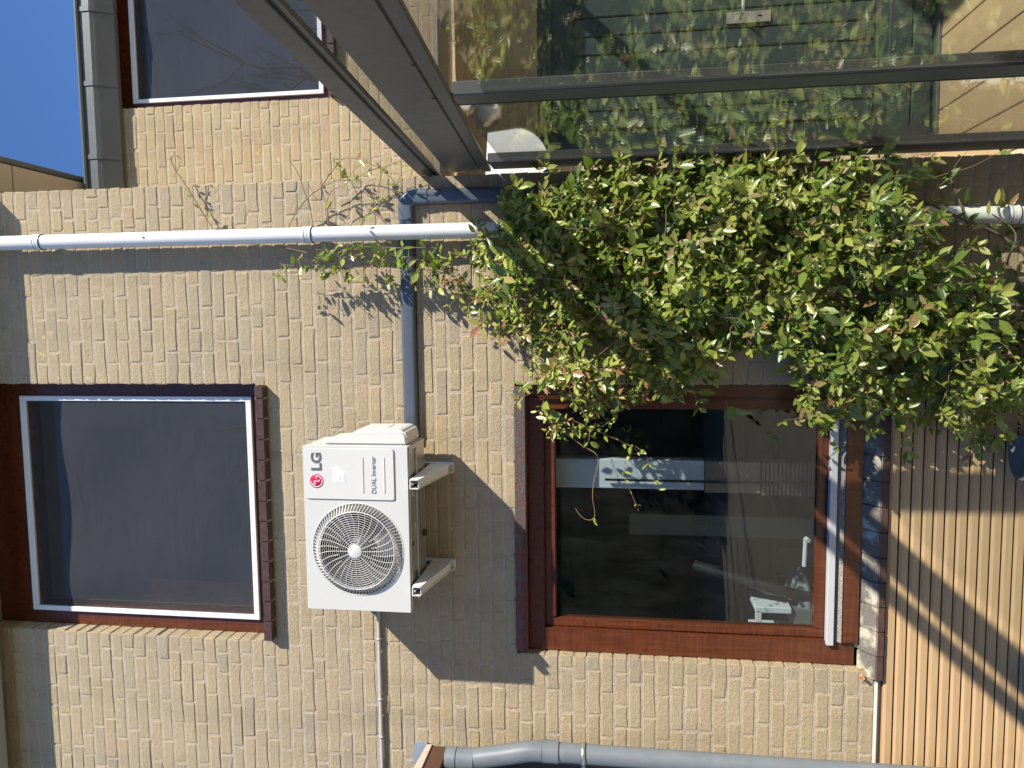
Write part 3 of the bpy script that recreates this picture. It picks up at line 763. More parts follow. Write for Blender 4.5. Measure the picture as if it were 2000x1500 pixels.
gp_ = empty('drain_pipe', (-1.99, -0.09, 0), 'grey plastic drain pipe with offset bend beside the left doorway', 'pipe')
DR_ = 0.046; DXp = -1.992
path = smooth_path([(-2.056, -0.09, 2.515), (-2.055, -0.09, 2.45), (-2.049, -0.09, 2.38), (-2.022, -0.09, 2.24), (-1.998, -0.09, 2.13), (-1.993, -0.09, 2.06)], 6)
MB().tube(path, DR_, 24).build('offset_bend', 'pvc_grey', gp_)
MB().tube([(DXp, -0.09, 2.07), (DXp, -0.09, 0.0)], DR_ - .002, 24).build('straight_length', 'pvc_grey', gp_)
for zc, xc, wd, ex in ((2.03, DXp, .045, .004), (2.43, -2.054, .05, .004), (2.495, -2.056, .03, .0045)):
    MB().lathe([(DR_ - .001, -wd), (DR_ + ex, -wd), (DR_ + ex, wd * .6), (DR_ - .001, wd * .6)], (xc, -0.09, zc), 'z', 56, False).build('socket', 'pvc_grey', gp_)
br = MB(); br.lathe([(DR_, -.009), (DR_ + .004, -.009), (DR_ + .004, .009), (DR_, .009)], (DXp, -0.09, 1.872), 'z', 28); br.box(DXp - .006, DXp + .006, -.05, .0, 1.866, 1.878); br.box(DXp - .072, DXp - .045, -.098, -.082, 1.864, 1.88)
br.build('pipe_clamp', 'galv', gp_)

# canopy over the doorway, its edge just enters the picture
cp = empty('door_canopy', (-2.6, -0.45, 2.6), 'brown door canopy with beige edge trim in the lower left corner', 'canopy')
MB().box(-3.3, -2.054, -0.95, -0.002, 2.522, 2.6).build('canopy_board', 'brown_board', cp, 0.003)
MB().hexa([(-2.077, -.95, 2.602), (-2.046, -.95, 2.602), (-2.046, -.004, 2.602), (-2.077, -.004, 2.602), (-2.077, -.95, 2.69), (-2.046, -.95, 2.69), (-2.046, -.004, 2.628), (-2.077, -.004, 2.628)]).build('edge_trim', 'beige_trim', cp, 0.002)
MB().prism([(-2.085, 2.63), (-2.036, 2.625), (-2.034, 2.665), (-2.05, 2.69), (-2.2, 2.70), (-2.2, 2.64)], 'y', -0.010, -0.004).build('flashing', 'lead', cp)

# ------------------------------------------------------------------ air conditioner
ac = empty('air_conditioner', (-0.895, -0.22, 2.59), 'white wall-mounted air conditioner outdoor unit with round fan grille and LG lettering', 'air conditioner')
AX0, AX1, AZ0, AZ1, AYF, AYB = -1.2525, -0.5385, 2.590, 3.050, -0.362, -0.105
FC = (-0.983, 2.8165); FR = 0.197
# front sheet with the round opening
m = MB(); nseg = 128; circ = []; rect = []
for i in range(nseg):
    a = 2 * math.pi * (i + .5) / nseg; c, s_ = math.cos(a), math.sin(a)
    circ.append((FC[0] + FR * c, FC[1] + FR * s_))
    tx = ((AX1 if c > 0 else AX0) - FC[0]) / c; tz = ((AZ1 if s_ > 0 else AZ0) - FC[1]) / s_
    t = min(tx, tz); rect.append((FC[0] + t * c, FC[1] + t * s_))
for cx, cz in ((AX0, AZ0), (AX1, AZ0), (AX0, AZ1), (AX1, AZ1)):
    j = min(range(nseg), key=lambda q: (rect[q][0] - cx) ** 2 + (rect[q][1] - cz) ** 2); rect[j] = (cx, cz)
vs_ = [(p[0], AYF, p[1]) for p in rect] + [(p[0], AYF, p[1]) for p in circ] + [(p[0], AYF + .02, p[1]) for p in rect] + [(p[0], AYF + .012, p[1]) for p in circ]
N_ = nseg; ff = []
for i in range(N_):
    j = (i + 1) % N_
    ff += [(i, j, N_ + j, N_ + i), (i, 2 * N_ + i, 2 * N_ + j, j), (N_ + i, N_ + j, 3 * N_ + j, 3 * N_ + i)]
m.add(vs_, ff); front = m.build('front_panel', 'ac', ac)
b = MB()
T = 0.004
b.box(AX0 + .002, AX0 + .006, AYF + .0205, AYB, AZ0 + .003, AZ1 - .002); b.box(AX1 - .006, AX1 - .002, AYF + .0205, AYB, AZ0 + .003, AZ1 - .002)
b.box(AX0 + .0061, AX1 - .0061, AYF + .0205, AYB, AZ1 - .006, AZ1 - .002); b.build('casing', 'ac', ac)
MB().box(AX0 + .0065, AX1 - .0065, AYF + .13, AYF + .14, AZ0 + .02, AZ1 - .008).build('inner_bulkhead', 'ac_dark', ac)
# fan cavity
cv = MB(); cv.lathe([(FR - .001, .012), (FR - .012, .05), (FR - .012, .12)], (FC[0], AYF, FC[1]), 'y', 64); cv.build('fan_shroud', 'ac_dark', ac)
fan = MB()
for q in range(3):
    a0 = 2 * math.pi * q / 3; vs_ = []; nr, na = 6, 8
    for i in range(nr + 1):
        for j in range(na + 1):
            rr = .045 + (.135) * i / nr; a = a0 + (j / na) * 1.45 + .35 * i / nr
            vs_.append((FC[0] + rr * math.cos(a), AYF + .035 + .055 * j / na, FC[1] + rr * math.sin(a)))
    fan.add(vs_, [(i * (na + 1) + j, i * (na + 1) + j + 1, (i + 1) * (na + 1) + j + 1, (i + 1) * (na + 1) + j) for i in range(nr) for j in range(na)], True)
fan.lathe([(0, .03), (.05, .035), (.05, .09)], (FC[0], AYF, FC[1]), 'y', 24)
fan.build('fan', 'ac_fan', ac)
# domed guard: fins, rings, curved spokes, hub
def gy(r): return AYF - 0.024 - 0.008 * (1 - (r / .17) ** 2)
gd = MB()
for i in range(15):
    r_ = .036 + i * (.168 - .036) / 14; wdt = .0012 if i < 14 else .0026; pr = []
    for a_, b_ in ((-1, 0), (0, -1), (1, 0), (0, 1)): pr.append((r_ + a_ * wdt, gy(r_) - AYF + b_ * .0014))
    pr.append(pr[0]); gd.lathe(pr, (FC[0], AYF, FC[1]), 'y', 72, False)
for i in range(32):
    a0 = 2 * math.pi * i / 32; pts = []
    for j in range(9):
        t = j / 8; r_ = (.03 if i % 2 == 0 else .075) + (.168 - (.03 if i % 2 == 0 else .075)) * t
        k_ = max(0, (r_ - .09) / .08); a = a0 + .10 * k_ * k_ + .03 * (r_ / .17)
        pts.append((FC[0] + r_ * math.cos(a), gy(r_) - .0012, FC[1] + r_ * math.sin(a)))
    gd.tube(pts, .0012, 4, False, False)
guard = gd.build('fan_grille', 'ac_plastic', ac)
fn = MB(); nf = 84
for i in range(nf):
    a = 2 * math.pi * i / nf; tw = .055
    def P_(r_, y, da): return (FC[0] + r_ * math.cos(a + da), AYF + y, FC[1] + r_ * math.sin(a + da))
    d0 = .011
    v_ = [P_(.167, -.026, tw), P_(.200, -.001, 0), P_(.1985, .010, 0), P_(.165, -.006, tw)]
    v2 = [P_(.167, -.026, tw + d0), P_(.200, -.001, d0), P_(.1985, .010, d0), P_(.165, -.006, tw + d0)]
    fn.add(v_ + v2, [(0, 1, 2, 3), (7, 6, 5, 4), (0, 4, 5, 1), (1, 5, 6, 2), (2, 6, 7, 3), (3, 7, 4, 0)])
MB().lathe([(.1975, .009), (.185, .004), (.166, -.002)], (FC[0], AYF, FC[1]), 'y', 96).build('guard_cone', 'ac_plastic', guard)
fn.build('guard_fins', 'ac_plastic', guard)
tr_ = MB(); tr_.lathe([(.1965, .002), (.1995, -.004), (.2035, -.0006)], (FC[0], AYF, FC[1]), 'y', 96); tr_.build('guard_rim', 'ac_plastic', guard)
MB().lathe([(0, -.0375), (.026, -.037), (.031, -.035), (.031, -.028), (0, -.028)], (FC[0], AYF, FC[1]), 'y', 32).build('hub', 'ac_plastic', guard)
# access panel with lettering
PXa, PXb, PZa, PZb = -0.766, -0.548, 2.648, 3.040
def rrect(x0, x1, z0, z1, r_, n=5):
    o = []
    for cx, cz, a0 in ((x1 - r_, z1 - r_, 0), (x0 + r_, z1 - r_, 90), (x0 + r_, z0 + r_, 180), (x1 - r_, z0 + r_, 270)):
        for i in range(n + 1): a = math.radians(a0 + 90 * i / n); o.append((cx + r_ * math.cos(a), cz + r_ * math.sin(a)))
    return o
MB().prism(rrect(PXa - .0016, PXb + .0016, PZa - .0016, PZb + .0016, .012), 'y', AYF - .0015, AYF + .004).build('panel_gap', 'grey_print', front)
ap = MB().prism(rrect(PXa, PXb, PZa, PZb, .011), 'y', AYF - .006, AYF - .0016).build('access_panel', 'ac_plastic', ac, 0.0012)
PYs = AYF - .0062
for zz in (2.785, 2.690):
    MB().prism(rrect(-0.735, -0.582, zz - .0035, zz + .0035, .003), 'y', PYs - .0022, PYs + .001).build('rib', 'ac_plastic', ap, 0.001)
def text(body, x, z, size, bold, parent, mat, name, width=None):
    c = bpy.data.curves.new('t', 'FONT'); c.body = body; c.size = size; c.offset = bold; c.extrude = 0.0003; c.resolution_u = 4
    t = bpy.data.objects.new('t', c); COL.objects.link(t)
    dg = bpy.context.evaluated_depsgraph_get()
    me = bpy.data.meshes.new_from_object(t.evaluated_get(dg)); bpy.data.objects.remove(t)
    xs_ = [v.co.x for v in me.vertices]; k_ = (width / (max(xs_) - min(xs_))) if width else 1
    mn = min(xs_)
    for v in me.vertices: v.co = Vector(((v.co.x - mn) * k_, -v.co.z, v.co.y))
    me.materials.clear(); me.materials.append(M[mat]); me.name = name
    o = bpy.data.objects.new(name, me); o.location = (x, PYs - .0009, z); COL.objects.link(o); return adopt(o, parent)
text('LG', -0.643, 2.966, 0.062, 0.0022, ap, 'grey_print', 'lettering', 0.077)
text('DUAL Inverter', -0.737, 2.726, 0.029, 0.0, ap, 'grey_print', 'lettering', 0.158)
# round emblem
EC = (-0.689, 2.988); ER = 0.0305
em = MB().lathe([(0, -.0010), (ER - .001, -.0010), (ER, 0), (0, 0)], (EC[0], PYs, EC[1]), 'y', 40).build('emblem', 'red', ap)
ey = PYs - .0014
k_ = ER / 150.0
def strip(pts, wd, m):
    P = [Vector((p[0], 0, p[1])) for p in pts]; L_ = []; R_ = []
    for i in range(len(P)):
        t = (P[min(i + 1, len(P) - 1)] - P[max(i - 1, 0)]).normalized(); nn_ = Vector((-t.z, 0, t.x)) * wd
        L_.append(P[i] + nn_); R_.append(P[i] - nn_)
    vs_ = [(EC[0] + p.x * k_, ey, EC[1] + p.z * k_) for p in L_ + R_]; q = len(P)
    m.add(vs_, [(i, i + 1, q + i + 1, q + i) for i in range(q - 1)])
mk = MB()
strip([(118 * math.cos(math.radians(a)), 118 * math.sin(math.radians(a))) for a in range(90, 361, 10)], 8, mk)
strip([(118, 4), (48, 4)], 7, mk); strip([(-2, 66), (-2, -58)], 7.5, mk); strip([(-9, -58), (34, -58)], 7.5, mk)
mk.lathe([(0, 0), (21 * k_, 0)], (EC[0] - 50 * k_, ey, EC[1] + 46 * k_), 'y', 16)
mk.build('emblem_mark', 'white_print', em)
# sticker
st = MB()
for (a, b_, c, d) in ((-0.687, -0.627, 2.893, 2.913), (-0.692, -0.628, 2.876, 2.8928), (-0.690, -0.645, 2.859, 2.8758)):
    st.prism(rrect(a, b_, c, d, .004, 3), 'y', PYs - .0006, PYs)
st.lathe([(0, -.0006), (.017, -.0006)], (-0.677, PYs - .0002, 2.903), 'y', 20)
sk = st.build('sticker', 'white_print', ap)
sl_ = MB()
for (a, b_, z_) in ((-0.657, -0.632, 2.905), (-0.657, -0.640, 2.899), (-0.687, -0.66, 2.886), (-0.652, -0.634, 2.886), (-0.687, -0.663, 2.880), (-0.686, -0.652, 2.869), (-0.686, -0.655, 2.863), (-0.684, -0.670, 2.903)):
    x_ = a
    while x_ < b_:
        l_ = random.uniform(.002, .006); sl_.box(x_, min(b_, x_ + l_), PYs - .0012, PYs - .0009, z_, z_ + .0022); x_ += l_ + .0012
sl_.build('small_print', 'light_print', sk)
# side cover over the valves on the right flank
pts = [(2.985, 0.0), (2.975, .020), (2.90, .024), (2.865, .034), (2.838, .058), (2.82, .066), (2.640, .068), (2.618, .062), (2.604, .045), (2.602, 0)]
sv = MB().prism([(AX1 - .002 + p[1], p[0]) for p in pts], 'y', -0.318, -0.115).build('side_cover', 'ac_plastic', ac, 0.009, 3)
MB().box(AX1 + .0635, AX1 + .0675, -.26, -.16, 2.70, 2.76).build('cover_grip', 'ac_plastic', sv, 0.002)
for (y_, z_) in ((-.335, 2.94), (-.335, 2.62), (-.335, 3.03)):
    MB().lathe([(0, .003), (.004, .003), (.004, -.003)], (AX1 - .001, y_, z_), 'x', 10).build('screw', 'galv', ac)
# base pan of bare steel with pressed slots
bp = MB(); bp.box(AX0 + .004, AX1 - .004, AYF + .022, AYB, AZ0 - .004, AZ0 + .002); bp.box(AX0 + .004, AX1 - .004, AYB + .0005, AYB + .006, AZ0 - .004, AZ0 + .03)
bp.box(AX0 + .02, AX1 - .02, AYF + .10, AYF + .118, AZ0 - .012, AZ0 - .0042)
pan = bp.build('base_pan', 'galv', ac, 0.0015)
for i in range(9):
    sx_ = AX0 + .06 + i * .072
    MB().prism(rrect(sx_, sx_ + random.uniform(.02, .04), 0, .011, .005), 'y', 0, 1)
    q = MB(); q.box(sx_, sx_ + random.uniform(.018, .038), AYF + .045 + .03 * (i % 3), AYF + .058 + .03 * (i % 3), AZ0 - .0062, AZ0 - .0042)
    q.build('drain_slot', 'rubber' if i % 2 else 'bracket', pan, 0.0008)
MB().lathe([(0, -.012), (.014, -.012), (.016, .0)], (-0.965, -0.14, AZ0 - .006), 'z', 16).build('drain_plug', 'rubber', pan)
nb = MB(); nb.box(AX0 + .02, AX0 + .30, AYB + .001, AYB + .012, AZ0 + .04, AZ1 - .02); nb.box(AX0 + .31, AX1 - .12, AYB + .001, AYB + .012, AZ0 + .04, AZ1 - .02)
nb.build('rear_grille', 'ac_dark', ac)

def bracket(cx, label):
    br = empty('wall_bracket', (cx, -0.02, 2.5), label, 'bracket', 'brackets under the air conditioner')
    # wall channel
    c = MB(); c.box(cx - .024, cx + .024, -.006, -.001, 2.470, 2.72); c.box(cx - .024, cx - .020, -.030, -.0062, 2.470, 2.72); c.box(cx + .020, cx + .024, -.030, -.0062, 2.470, 2.72)
    c.build('wall_channel', 'bracket', br, 0.001)
    # tapered U arm: deep at the wall, shallow at the front
    zt = 2.576
    for s_ in (-1, 1):
        x0 = cx + s_ * .0185 - .0018; x1 = x0 + .0036
        MB().hexa([(x0, -.385, 2.540), (x1, -.385, 2.540), (x1, -.008, 2.474), (x0, -.008, 2.474), (x0, -.385, zt), (x1, -.385, zt), (x1, -.008, zt), (x0, -.008, zt)]).build('arm_web', 'bracket', br)
    MB().box(cx - .0165, cx + .0165, -.385, -.008, zt - .004, zt).build('arm_top', 'bracket', br)
    MB().hexa([(cx - .0165, -.37, 2.5415), (cx + .0165, -.37, 2.5415), (cx + .0165, -.05, 2.4855), (cx - .0165, -.05, 2.4855), (cx - .0165, -.37, 2.5445), (cx + .0165, -.37, 2.5445), (cx + .0165, -.05, 2.4885), (cx - .0165, -.05, 2.4885)]).build('arm_bottom', 'bracket', br)
    for y_ in (-.345, -.12):
        q = MB(); q.lathe([(0, 0.0002), (.016, 0.0002), (.013, .0095), (0, .0095)], (cx, y_, zt), 'z', 16); q.build('rubber_foot', 'rubber', br)
        q = MB(); q.lathe([(0, -.03), (.0045, -.03), (.0045, -.004), (0, -.004)], (cx, y_, zt), 'z', 10); q.lathe([(0, -.016), (.009, -.016), (.009, -.0041), (0, -.0041)], (cx, y_, zt), 'z', 6, False); q.build('bolt', 'galv', br)
    MB().lathe([(0, 0), (.004, 0), (.004, .016), (0, .016)], (cx, -.386, 2.563), 'y', 10).build('bolt', 'galv', br)
    MB().box(cx - .007, cx + .007, -.0085, -.0062, 2.60, 2.61).build('slot', 'rubber', br)
bracket(-0.692, 'white steel wall bracket nearer the grey duct under the air conditioner')
bracket(-1.150, 'white steel wall bracket under the fan end of the air conditioner')

# ------------------------------------------------------------------ inside the lower window
def thing(name, label, cat, mat, m, bevel=0.0):
    o = m.build(name, mat, None, bevel, origin=None); return tag(o, label, cat)
t = empty('reflection_pier', (-0.75, 0.25, 0.05), 'white pier with ribbed lower part, added in place of a reflection in the lower window', 'pier')  # solid stand-in for a pale band reflected in the glass
MB().box(-0.828, -0.685, 0.22, 0.30, 1.315, 2.40).build('reflection_band', 'white_int', t, 0.004)
MB().box(-0.838, -0.688, 0.215, 0.305, 1.06, 1.314).build('reflection_panel', 'rib_wood', t, 0.003)
for i in range(14):
    zz = 0.80 + i * .0185
    MB().box(-0.845, -0.69, 0.208, 0.30, zz, zz + .012).build('reflection_rib', 'rib_wood', t, 0.002)
MB().box(-0.83, -0.70, 0.24, 0.30, 0.051, 0.799).build('reflection_base', 'interior', t)
tg = MB(); tg.tube([(-0.785, 0.195, 0.051), (-0.78, 0.195, 1.78)], .006, 10)  # added pole imitates a dark line in the same reflection
tag(tg.build('reflection_pole', 'dark_plastic'), 'thin dark pole before the white pier, added in place of a reflected line', 'pole')
tag(MB().box(-1.245, -1.125, 0.9, 0.96, 0.051, 1.66).build('cupboard_side', 'soffit', None, 0.004), 'narrow brownish panel in the dark room, struck by sun', 'panel')
ch = empty('office_chair', (-1.5, 0.55, 0.05), 'grey upholstered chair just inside the lower window', 'chair')
sp_ = MB(); sp_.lathe([(0, -.045), (.17, -.04), (.205, -.01), (.19, .03), (.10, .045), (0, .05)], (-1.50, 0.58, 0.80), 'z', 28); sp_.build('seat', 'grey_fabric', ch)
MB().tube([(-1.50, .58, .76), (-1.5, .58, .12)], .025, 10).build('column', 'dark_plastic', ch)
sb = MB(); sb.tube(smooth_path([(-1.40, .42, .78), (-1.36, .40, 0.95), (-1.31, .42, 1.15), (-1.27, .46, 1.34)], 5), .028, 10); sb.build('armrest', 'dark_plastic', ch)
fb_ = MB()
for q in range(5):
    a = q * 1.2566; fb_.tube([(-1.5, .58, .12), (-1.5 + .28 * math.cos(a), .58 + .28 * math.sin(a), .075)], .02, 8)
fb_.build('foot_star', 'dark_plastic', ch)
sh = empty('white_shelf', (-1.56, .5, 0.05), 'small white open shelf box inside the lower window', 'shelf')
q = MB(); q.box(-1.64, -1.58, .34, .56, .86, 1.05); q.box(-1.58, -1.45, .34, .36, 1.02, 1.05); q.box(-1.46, -1.43, .34, .56, .88, 1.05); q.build('shelf_box', 'white_int', sh, 0.003)
MB().box(-1.62, -1.45, .36, .54, .051, .859).build('shelf_leg', 'interior', sh)
ds = empty('desk', (-0.9, 1.6, .05), 'dark desk with pale monitor deep in the room', 'desk')
MB().box(-1.7, -0.5, 1.4, 2.1, .74, .78).build('desk_top', 'dark_plastic', ds, .004)
for dx in (-1.66, -.54):
    MB().box(dx - .02, dx + .02, 1.44, 2.06, .051, .739).build('leg', 'dark_plastic', ds)
MB().box(-1.62, -1.34, 1.7, 1.72, 1.05, 1.42).build('monitor', 'interior', ds, .004)
MB().box(-1.5, -1.46, 1.72, 1.76, .781, 1.1).build('monitor_stand', 'dark_plastic', ds)

# ------------------------------------------------------------------ climbing plant
rg = random.Random(41)
LEAVES = []          # (verts, faces-template, tint, size, centre)
LF = [(0, 1, 2), (0, 2, 3), (1, 4, 5, 2), (2, 5, 6, 3), (4, 7, 5), (5, 7, 6)]
LUV = [(.5, 0), (0, .3), (.5, .3), (1, .3), (0.08, .68), (.5, .68), (.92, .68), (.5, 1)]
def make_leaf(base, d, nrm, L, wd, tint, curl=None, fold=None):
    d = d.normalized(); n = (nrm - d * nrm.dot(d))
    n = n.normalized() if n.length > 1e-4 else d.orthogonal().normalized()
    s_ = d.cross(n).normalized()
    cu = rg.uniform(-.05, .30) if curl is None else curl
    fo = rg.uniform(.10, .42) if fold is None else fold
    W = wd / 2
    def pt(u, t):
        # u across (-1..1), t along (0..1)
        return base + d * (L * t) + s_ * (u * W) + n * (abs(u) * W * fo - cu * L * t * t * .6)
    tw = rg.uniform(-.12, .12)
    v = [pt(0, 0), pt(-.86, .30), pt(0, .30), pt(.86, .30), pt(-.78 + tw, .66), pt(0, .66), pt(.78 + tw, .66), pt(0, 1)]
    LEAVES.append((v, tint, L, v[2]))
TIMES = []
def tint_at(x, z):
    # reddish new growth comes in patches near the rim, greener inside
    t = rg.betavariate(2.2, 2.6) * .78
    return t
OUTW = Vector((0.16, -1, .12)).normalized()
STEMS = {'twig': MB()}
def sprig(base, axis, length, nodes, scale, redness=0.0, stem_r=.0016):
    axis = axis.normalized(); p = base.copy(); pts = [p.copy()]
    d = axis.copy(); side0 = rg.uniform(0, 6.28)
    base_t = tint_at(0, 0)
    for i in range(nodes):
        d = (d + Vector((rg.gauss(0, .16), rg.gauss(0, .12), rg.gauss(-.05, .14)))).normalized()
        p = p + d * (length / nodes); pts.append(p.copy())
        last = i == nodes - 1
        k = rg.choice((4, 5, 5)) if last else rg.choice((2, 2, 3))
        sz = scale * (1.0 if not last else .92) * rg.uniform(.78, 1.18)
        u = d.orthogonal().normalized(); v = d.cross(u)
        for j in range(k):
            a = side0 + i * 1.57 + 6.283 * j / k + rg.gauss(0, .25)
            open_ = rg.uniform(.75, 1.25)
            ld = (d * math.cos(open_) + (u * math.cos(a) + v * math.sin(a)) * math.sin(open_)) + Vector((0, 0, -.22))
            nrm = SUN * .85 + OUTW * .75 + d * .3 + Vector((rg.gauss(0, .42), rg.gauss(0, .32), rg.gauss(0, .42)))
            L = .047 * sz * min(1.5, rg.lognormvariate(0, .30))
            tn = min(.80, max(0, base_t + rg.gauss(0, .08) + (.10 if last else 0)))
            if redness and last and rg.random() < redness: tn = rg.uniform(.78, .95)
            make_leaf(p + ld.normalized() * .006, ld, nrm, L, L * rg.uniform(.34, .54), tn)
    STEMS['twig'].tube(pts, [stem_r * (1 - .5 * i / len(pts)) for i in range(len(pts))], 4, False)
minx, maxx = min(p[0] for p in IVY), max(p[0] for p in IVY); minz, maxz = min(p[1] for p in IVY), max(p[1] for p in IVY)
def bulge(x, z): return .5 + .25 * math.sin(4.1 * x + 1.3 * z + .7) + .25 * math.sin(2.3 * z - 5.2 * x + 2.0) + .18 * math.sin(9.7 * z + 3 * x)
CLUMPS = []
while len(CLUMPS) < 360:
    x = rg.uniform(minx, maxx); z = rg.uniform(minz, maxz)
    if not in_poly(x, z, IVY): continue
    if -0.36 < x < -0.12 and 1.0 < z < 1.40: continue
    if x > .24 and z < .62 and rg.random() < .86: continue
    if x < -.12 and 1.45 < z < 2.0 and rg.random() < .45: continue
    ed = edge_dist(x, z, IVY)
    if ed < .03: continue
    if x < .05 and z > 1.5 and ed < .06 and rg.random() < .5: continue
    hmax = .05 + .24 * min(1, ed / .17) * (0.35 + .85 * bulge(x, z))
    CLUMPS.append((x, z, hmax * rg.uniform(.35, 1.2), ed, rg.betavariate(1.7, 1.9), rg.random()))
CT = [None]
_old_tint = tint_at
def tint_at(x, z): return CT[0] + rg.gauss(0, .09) if CT[0] is not None else _old_tint(x, z)
for (cx, cz, dep, ed, ct, rr) in CLUMPS:
    CT[0] = .04 + .64 * ct
    if rr < .14: CT[0] = .66
    small = .80 if cx < .05 and cz > 1.55 else 1.0
    if cz > 2.2: small = .74
    red = .32 if ed < .07 else .07
    if cz < .7: red += .12
    if cx < -.02 and cz > 1.7: red += .32
    if rr > .94: red += .25
    for k in range(rg.choice((4, 4, 5, 6))):
        x = cx + rg.gauss(0, .034); z = cz + rg.gauss(0, .038)
        y = -(.02 + dep * (1 - .35 * rg.random()))
        if abs(x - PX) < .06: y = min(y, -.115)
        ax = Vector(((x - cx) * 9 + rg.gauss(0, .3), -rg.uniform(.5, 1.0), (z - cz) * 9 + rg.gauss(-.1, .3)))
        sprig(Vector((x, y + .03, z)), ax, rg.uniform(.055, .12), rg.choice((2, 2, 3)), rg.uniform(.80, 1.28) * small, red)
# shaded leaves deep inside the mass
CT[0] = None; count = 0
while count < 230:
    x = rg.uniform(minx, maxx); z = rg.uniform(minz, maxz)
    if not in_poly(x, z, IVY): continue
    if -0.36 < x < -0.10 and 0.98 < z < 1.42: continue
    if x > .30 and z < .62 and rg.random() < .6: continue
    y = -.02 - .05 * rg.random()
    if abs(x - PX) < .06: y = -.112
    sprig(Vector((x, y, z)), Vector((rg.gauss(0, .8), -.4, rg.gauss(-.2, .6))), rg.uniform(.05, .09), 2, rg.uniform(.7, 1.1), .05); count += 1
# runners that stray over wall, pipe and window: (points X,Z), depth, leaf scale, leaf spacing
def runner(pts, y0, y1, scale, gap, r, red, bare=0.0, seed_end=True):
    n = len(pts)
    P = smooth_path([Vector((p[0], y0 + (y1 - y0) * i / (n - 1) + rg.uniform(-.006, .006), p[1])) for i, p in enumerate(pts)], 6)
    acc = 0; k = 0; tot = sum((P[i + 1] - P[i]).length for i in range(len(P) - 1)); run = 0
    for i in range(len(P) - 1):
        sg = (P[i + 1] - P[i]); acc += sg.length; run += sg.length
        if acc > gap * rg.uniform(.7, 1.3):
            acc = 0; k += 1
            if rg.random() < bare: continue
            d = sg.normalized(); fr = 1 - .45 * run / tot
            nl = rg.choice((1, 2, 2, 3))
            side = d.cross(Vector((0, -1, 0))); side = side.normalized() if side.length > 1e-3 else Vector((0, 0, 1))
            a0 = rg.uniform(0, 6.28)
            for q_ in range(nl):
                a = a0 + q_ * 6.28 / nl + rg.gauss(0, .5)
                lat = side * math.cos(a) + Vector((0, -1, 0)) * (.25 + .6 * abs(math.sin(a)))
                ld = d * rg.uniform(-.1, .9) + lat * rg.uniform(.6, 1.1) + Vector((0, 0, rg.uniform(-.6, .15)))
                nrm = SUN * .6 + OUTW * .55 + Vector((rg.gauss(0, .55), rg.gauss(0, .4), rg.gauss(0, .55)))
                L = .058 * scale * fr * rg.lognormvariate(0, .28)
                tn = rg.uniform(.15, .66) if rg.random() > red else rg.uniform(.80, .97)
                make_leaf(P[i] + ld.normalized() * .004, ld, nrm, L, L * rg.uniform(.40, .60), tn)
    m = MB(); m.tube(P, [r * (1 - .55 * i / len(P)) for i in range(len(P))], 6)
    return m
RUN = []
T1 = [(0.428, 3.595), (0.476, 3.629), (0.571, 3.683), (0.667, 3.742), (0.707, 3.766), (0.75, 3.774), (0.763, 3.745), (0.736, 3.723), (0.69, 3.736), (0.66, 3.755)]
T2 = [(0.42, 3.215), (0.483, 3.175), (0.549, 3.112), (0.592, 3.038), (0.617, 2.964), (0.617, 2.893), (0.652, 2.82), (0.665, 2.749), (0.676, 2.678)]
T3 = [(0.59, 3.054), (0.644, 3.004), (0.698, 2.954), (0.713, 2.918), (0.701, 2.859), (0.669, 2.778), (0.633, 2.697), (0.641, 2.627)]
T4 = [(0.422, 3.1), (0.514, 3.109), (0.583, 3.131), (0.651, 3.152), (0.698, 3.175), (0.716, 3.191)]
T5 = [(0.413, 2.864), (0.501, 2.803), (0.567, 2.777), (0.633, 2.752), (0.666, 2.739)]
T6 = [(0.564, 2.669), (0.615, 2.715), (0.661, 2.749), (0.686, 2.701), (0.683, 2.643), (0.644, 2.597)]
T7 = [(0.43, 3.02), (0.50, 3.03), (0.57, 2.99), (0.60, 2.92), (0.66, 2.88), (0.70, 2.81)]
T8 = [(0.45, 2.78), (0.52, 2.86), (0.60, 2.90), (0.66, 2.95), (0.72, 3.03)]
T9 = [(0.30, 3.12), (0.33, 3.25), (0.345, 3.38), (0.352, 3.46)]
R1 = [(0.201, 2.402), (0.237, 2.517), (0.261, 2.633), (0.276, 2.774), (0.279, 2.892), (0.247, 3.013), (0.238, 3.135), (0.252, 3.245)]
R1b = [(0.16, 2.37), (0.205, 2.52), (0.215, 2.66), (0.235, 2.80), (0.215, 2.94), (0.205, 3.05)]
R1c = [(0.25, 2.36), (0.30, 2.50), (0.305, 2.65), (0.315, 2.82), (0.30, 2.95), (0.31, 3.06)]
R1d = [(0.12, 2.35), (0.14, 2.45), (0.125, 2.56), (0.16, 2.66)]
R1e = [(0.21, 2.78), (0.17, 2.74), (0.13, 2.705)]
H1 = [(-0.346, 2.034), (-0.436, 2.026), (-0.473, 1.984), (-0.486, 1.907), (-0.479, 1.841), (-0.456, 1.775)]
H2 = [(-0.47, 1.985), (-0.514, 1.932), (-0.563, 1.865), (-0.597, 1.81), (-0.642, 1.803), (-0.721, 1.821), (-0.79, 1.826), (-0.858, 1.817), (-0.888, 1.826), (-0.891, 1.855), (-0.871, 1.884), (-0.842, 1.902)]
H3 = [(-0.448, 1.908), (-0.492, 1.809), (-0.531, 1.721), (-0.562, 1.656), (-0.59, 1.634), (-0.602, 1.675), (-0.681, 1.693), (-0.736, 1.671), (-0.792, 1.649), (-0.841, 1.629)]
H4 = [(-0.261, 1.817), (-0.309, 1.742), (-0.374, 1.706), (-0.428, 1.731), (-0.472, 1.785)]
H5 = [(-0.557, 1.645), (-0.601, 1.597), (-0.668, 1.579), (-0.745, 1.547), (-0.751, 1.529)]
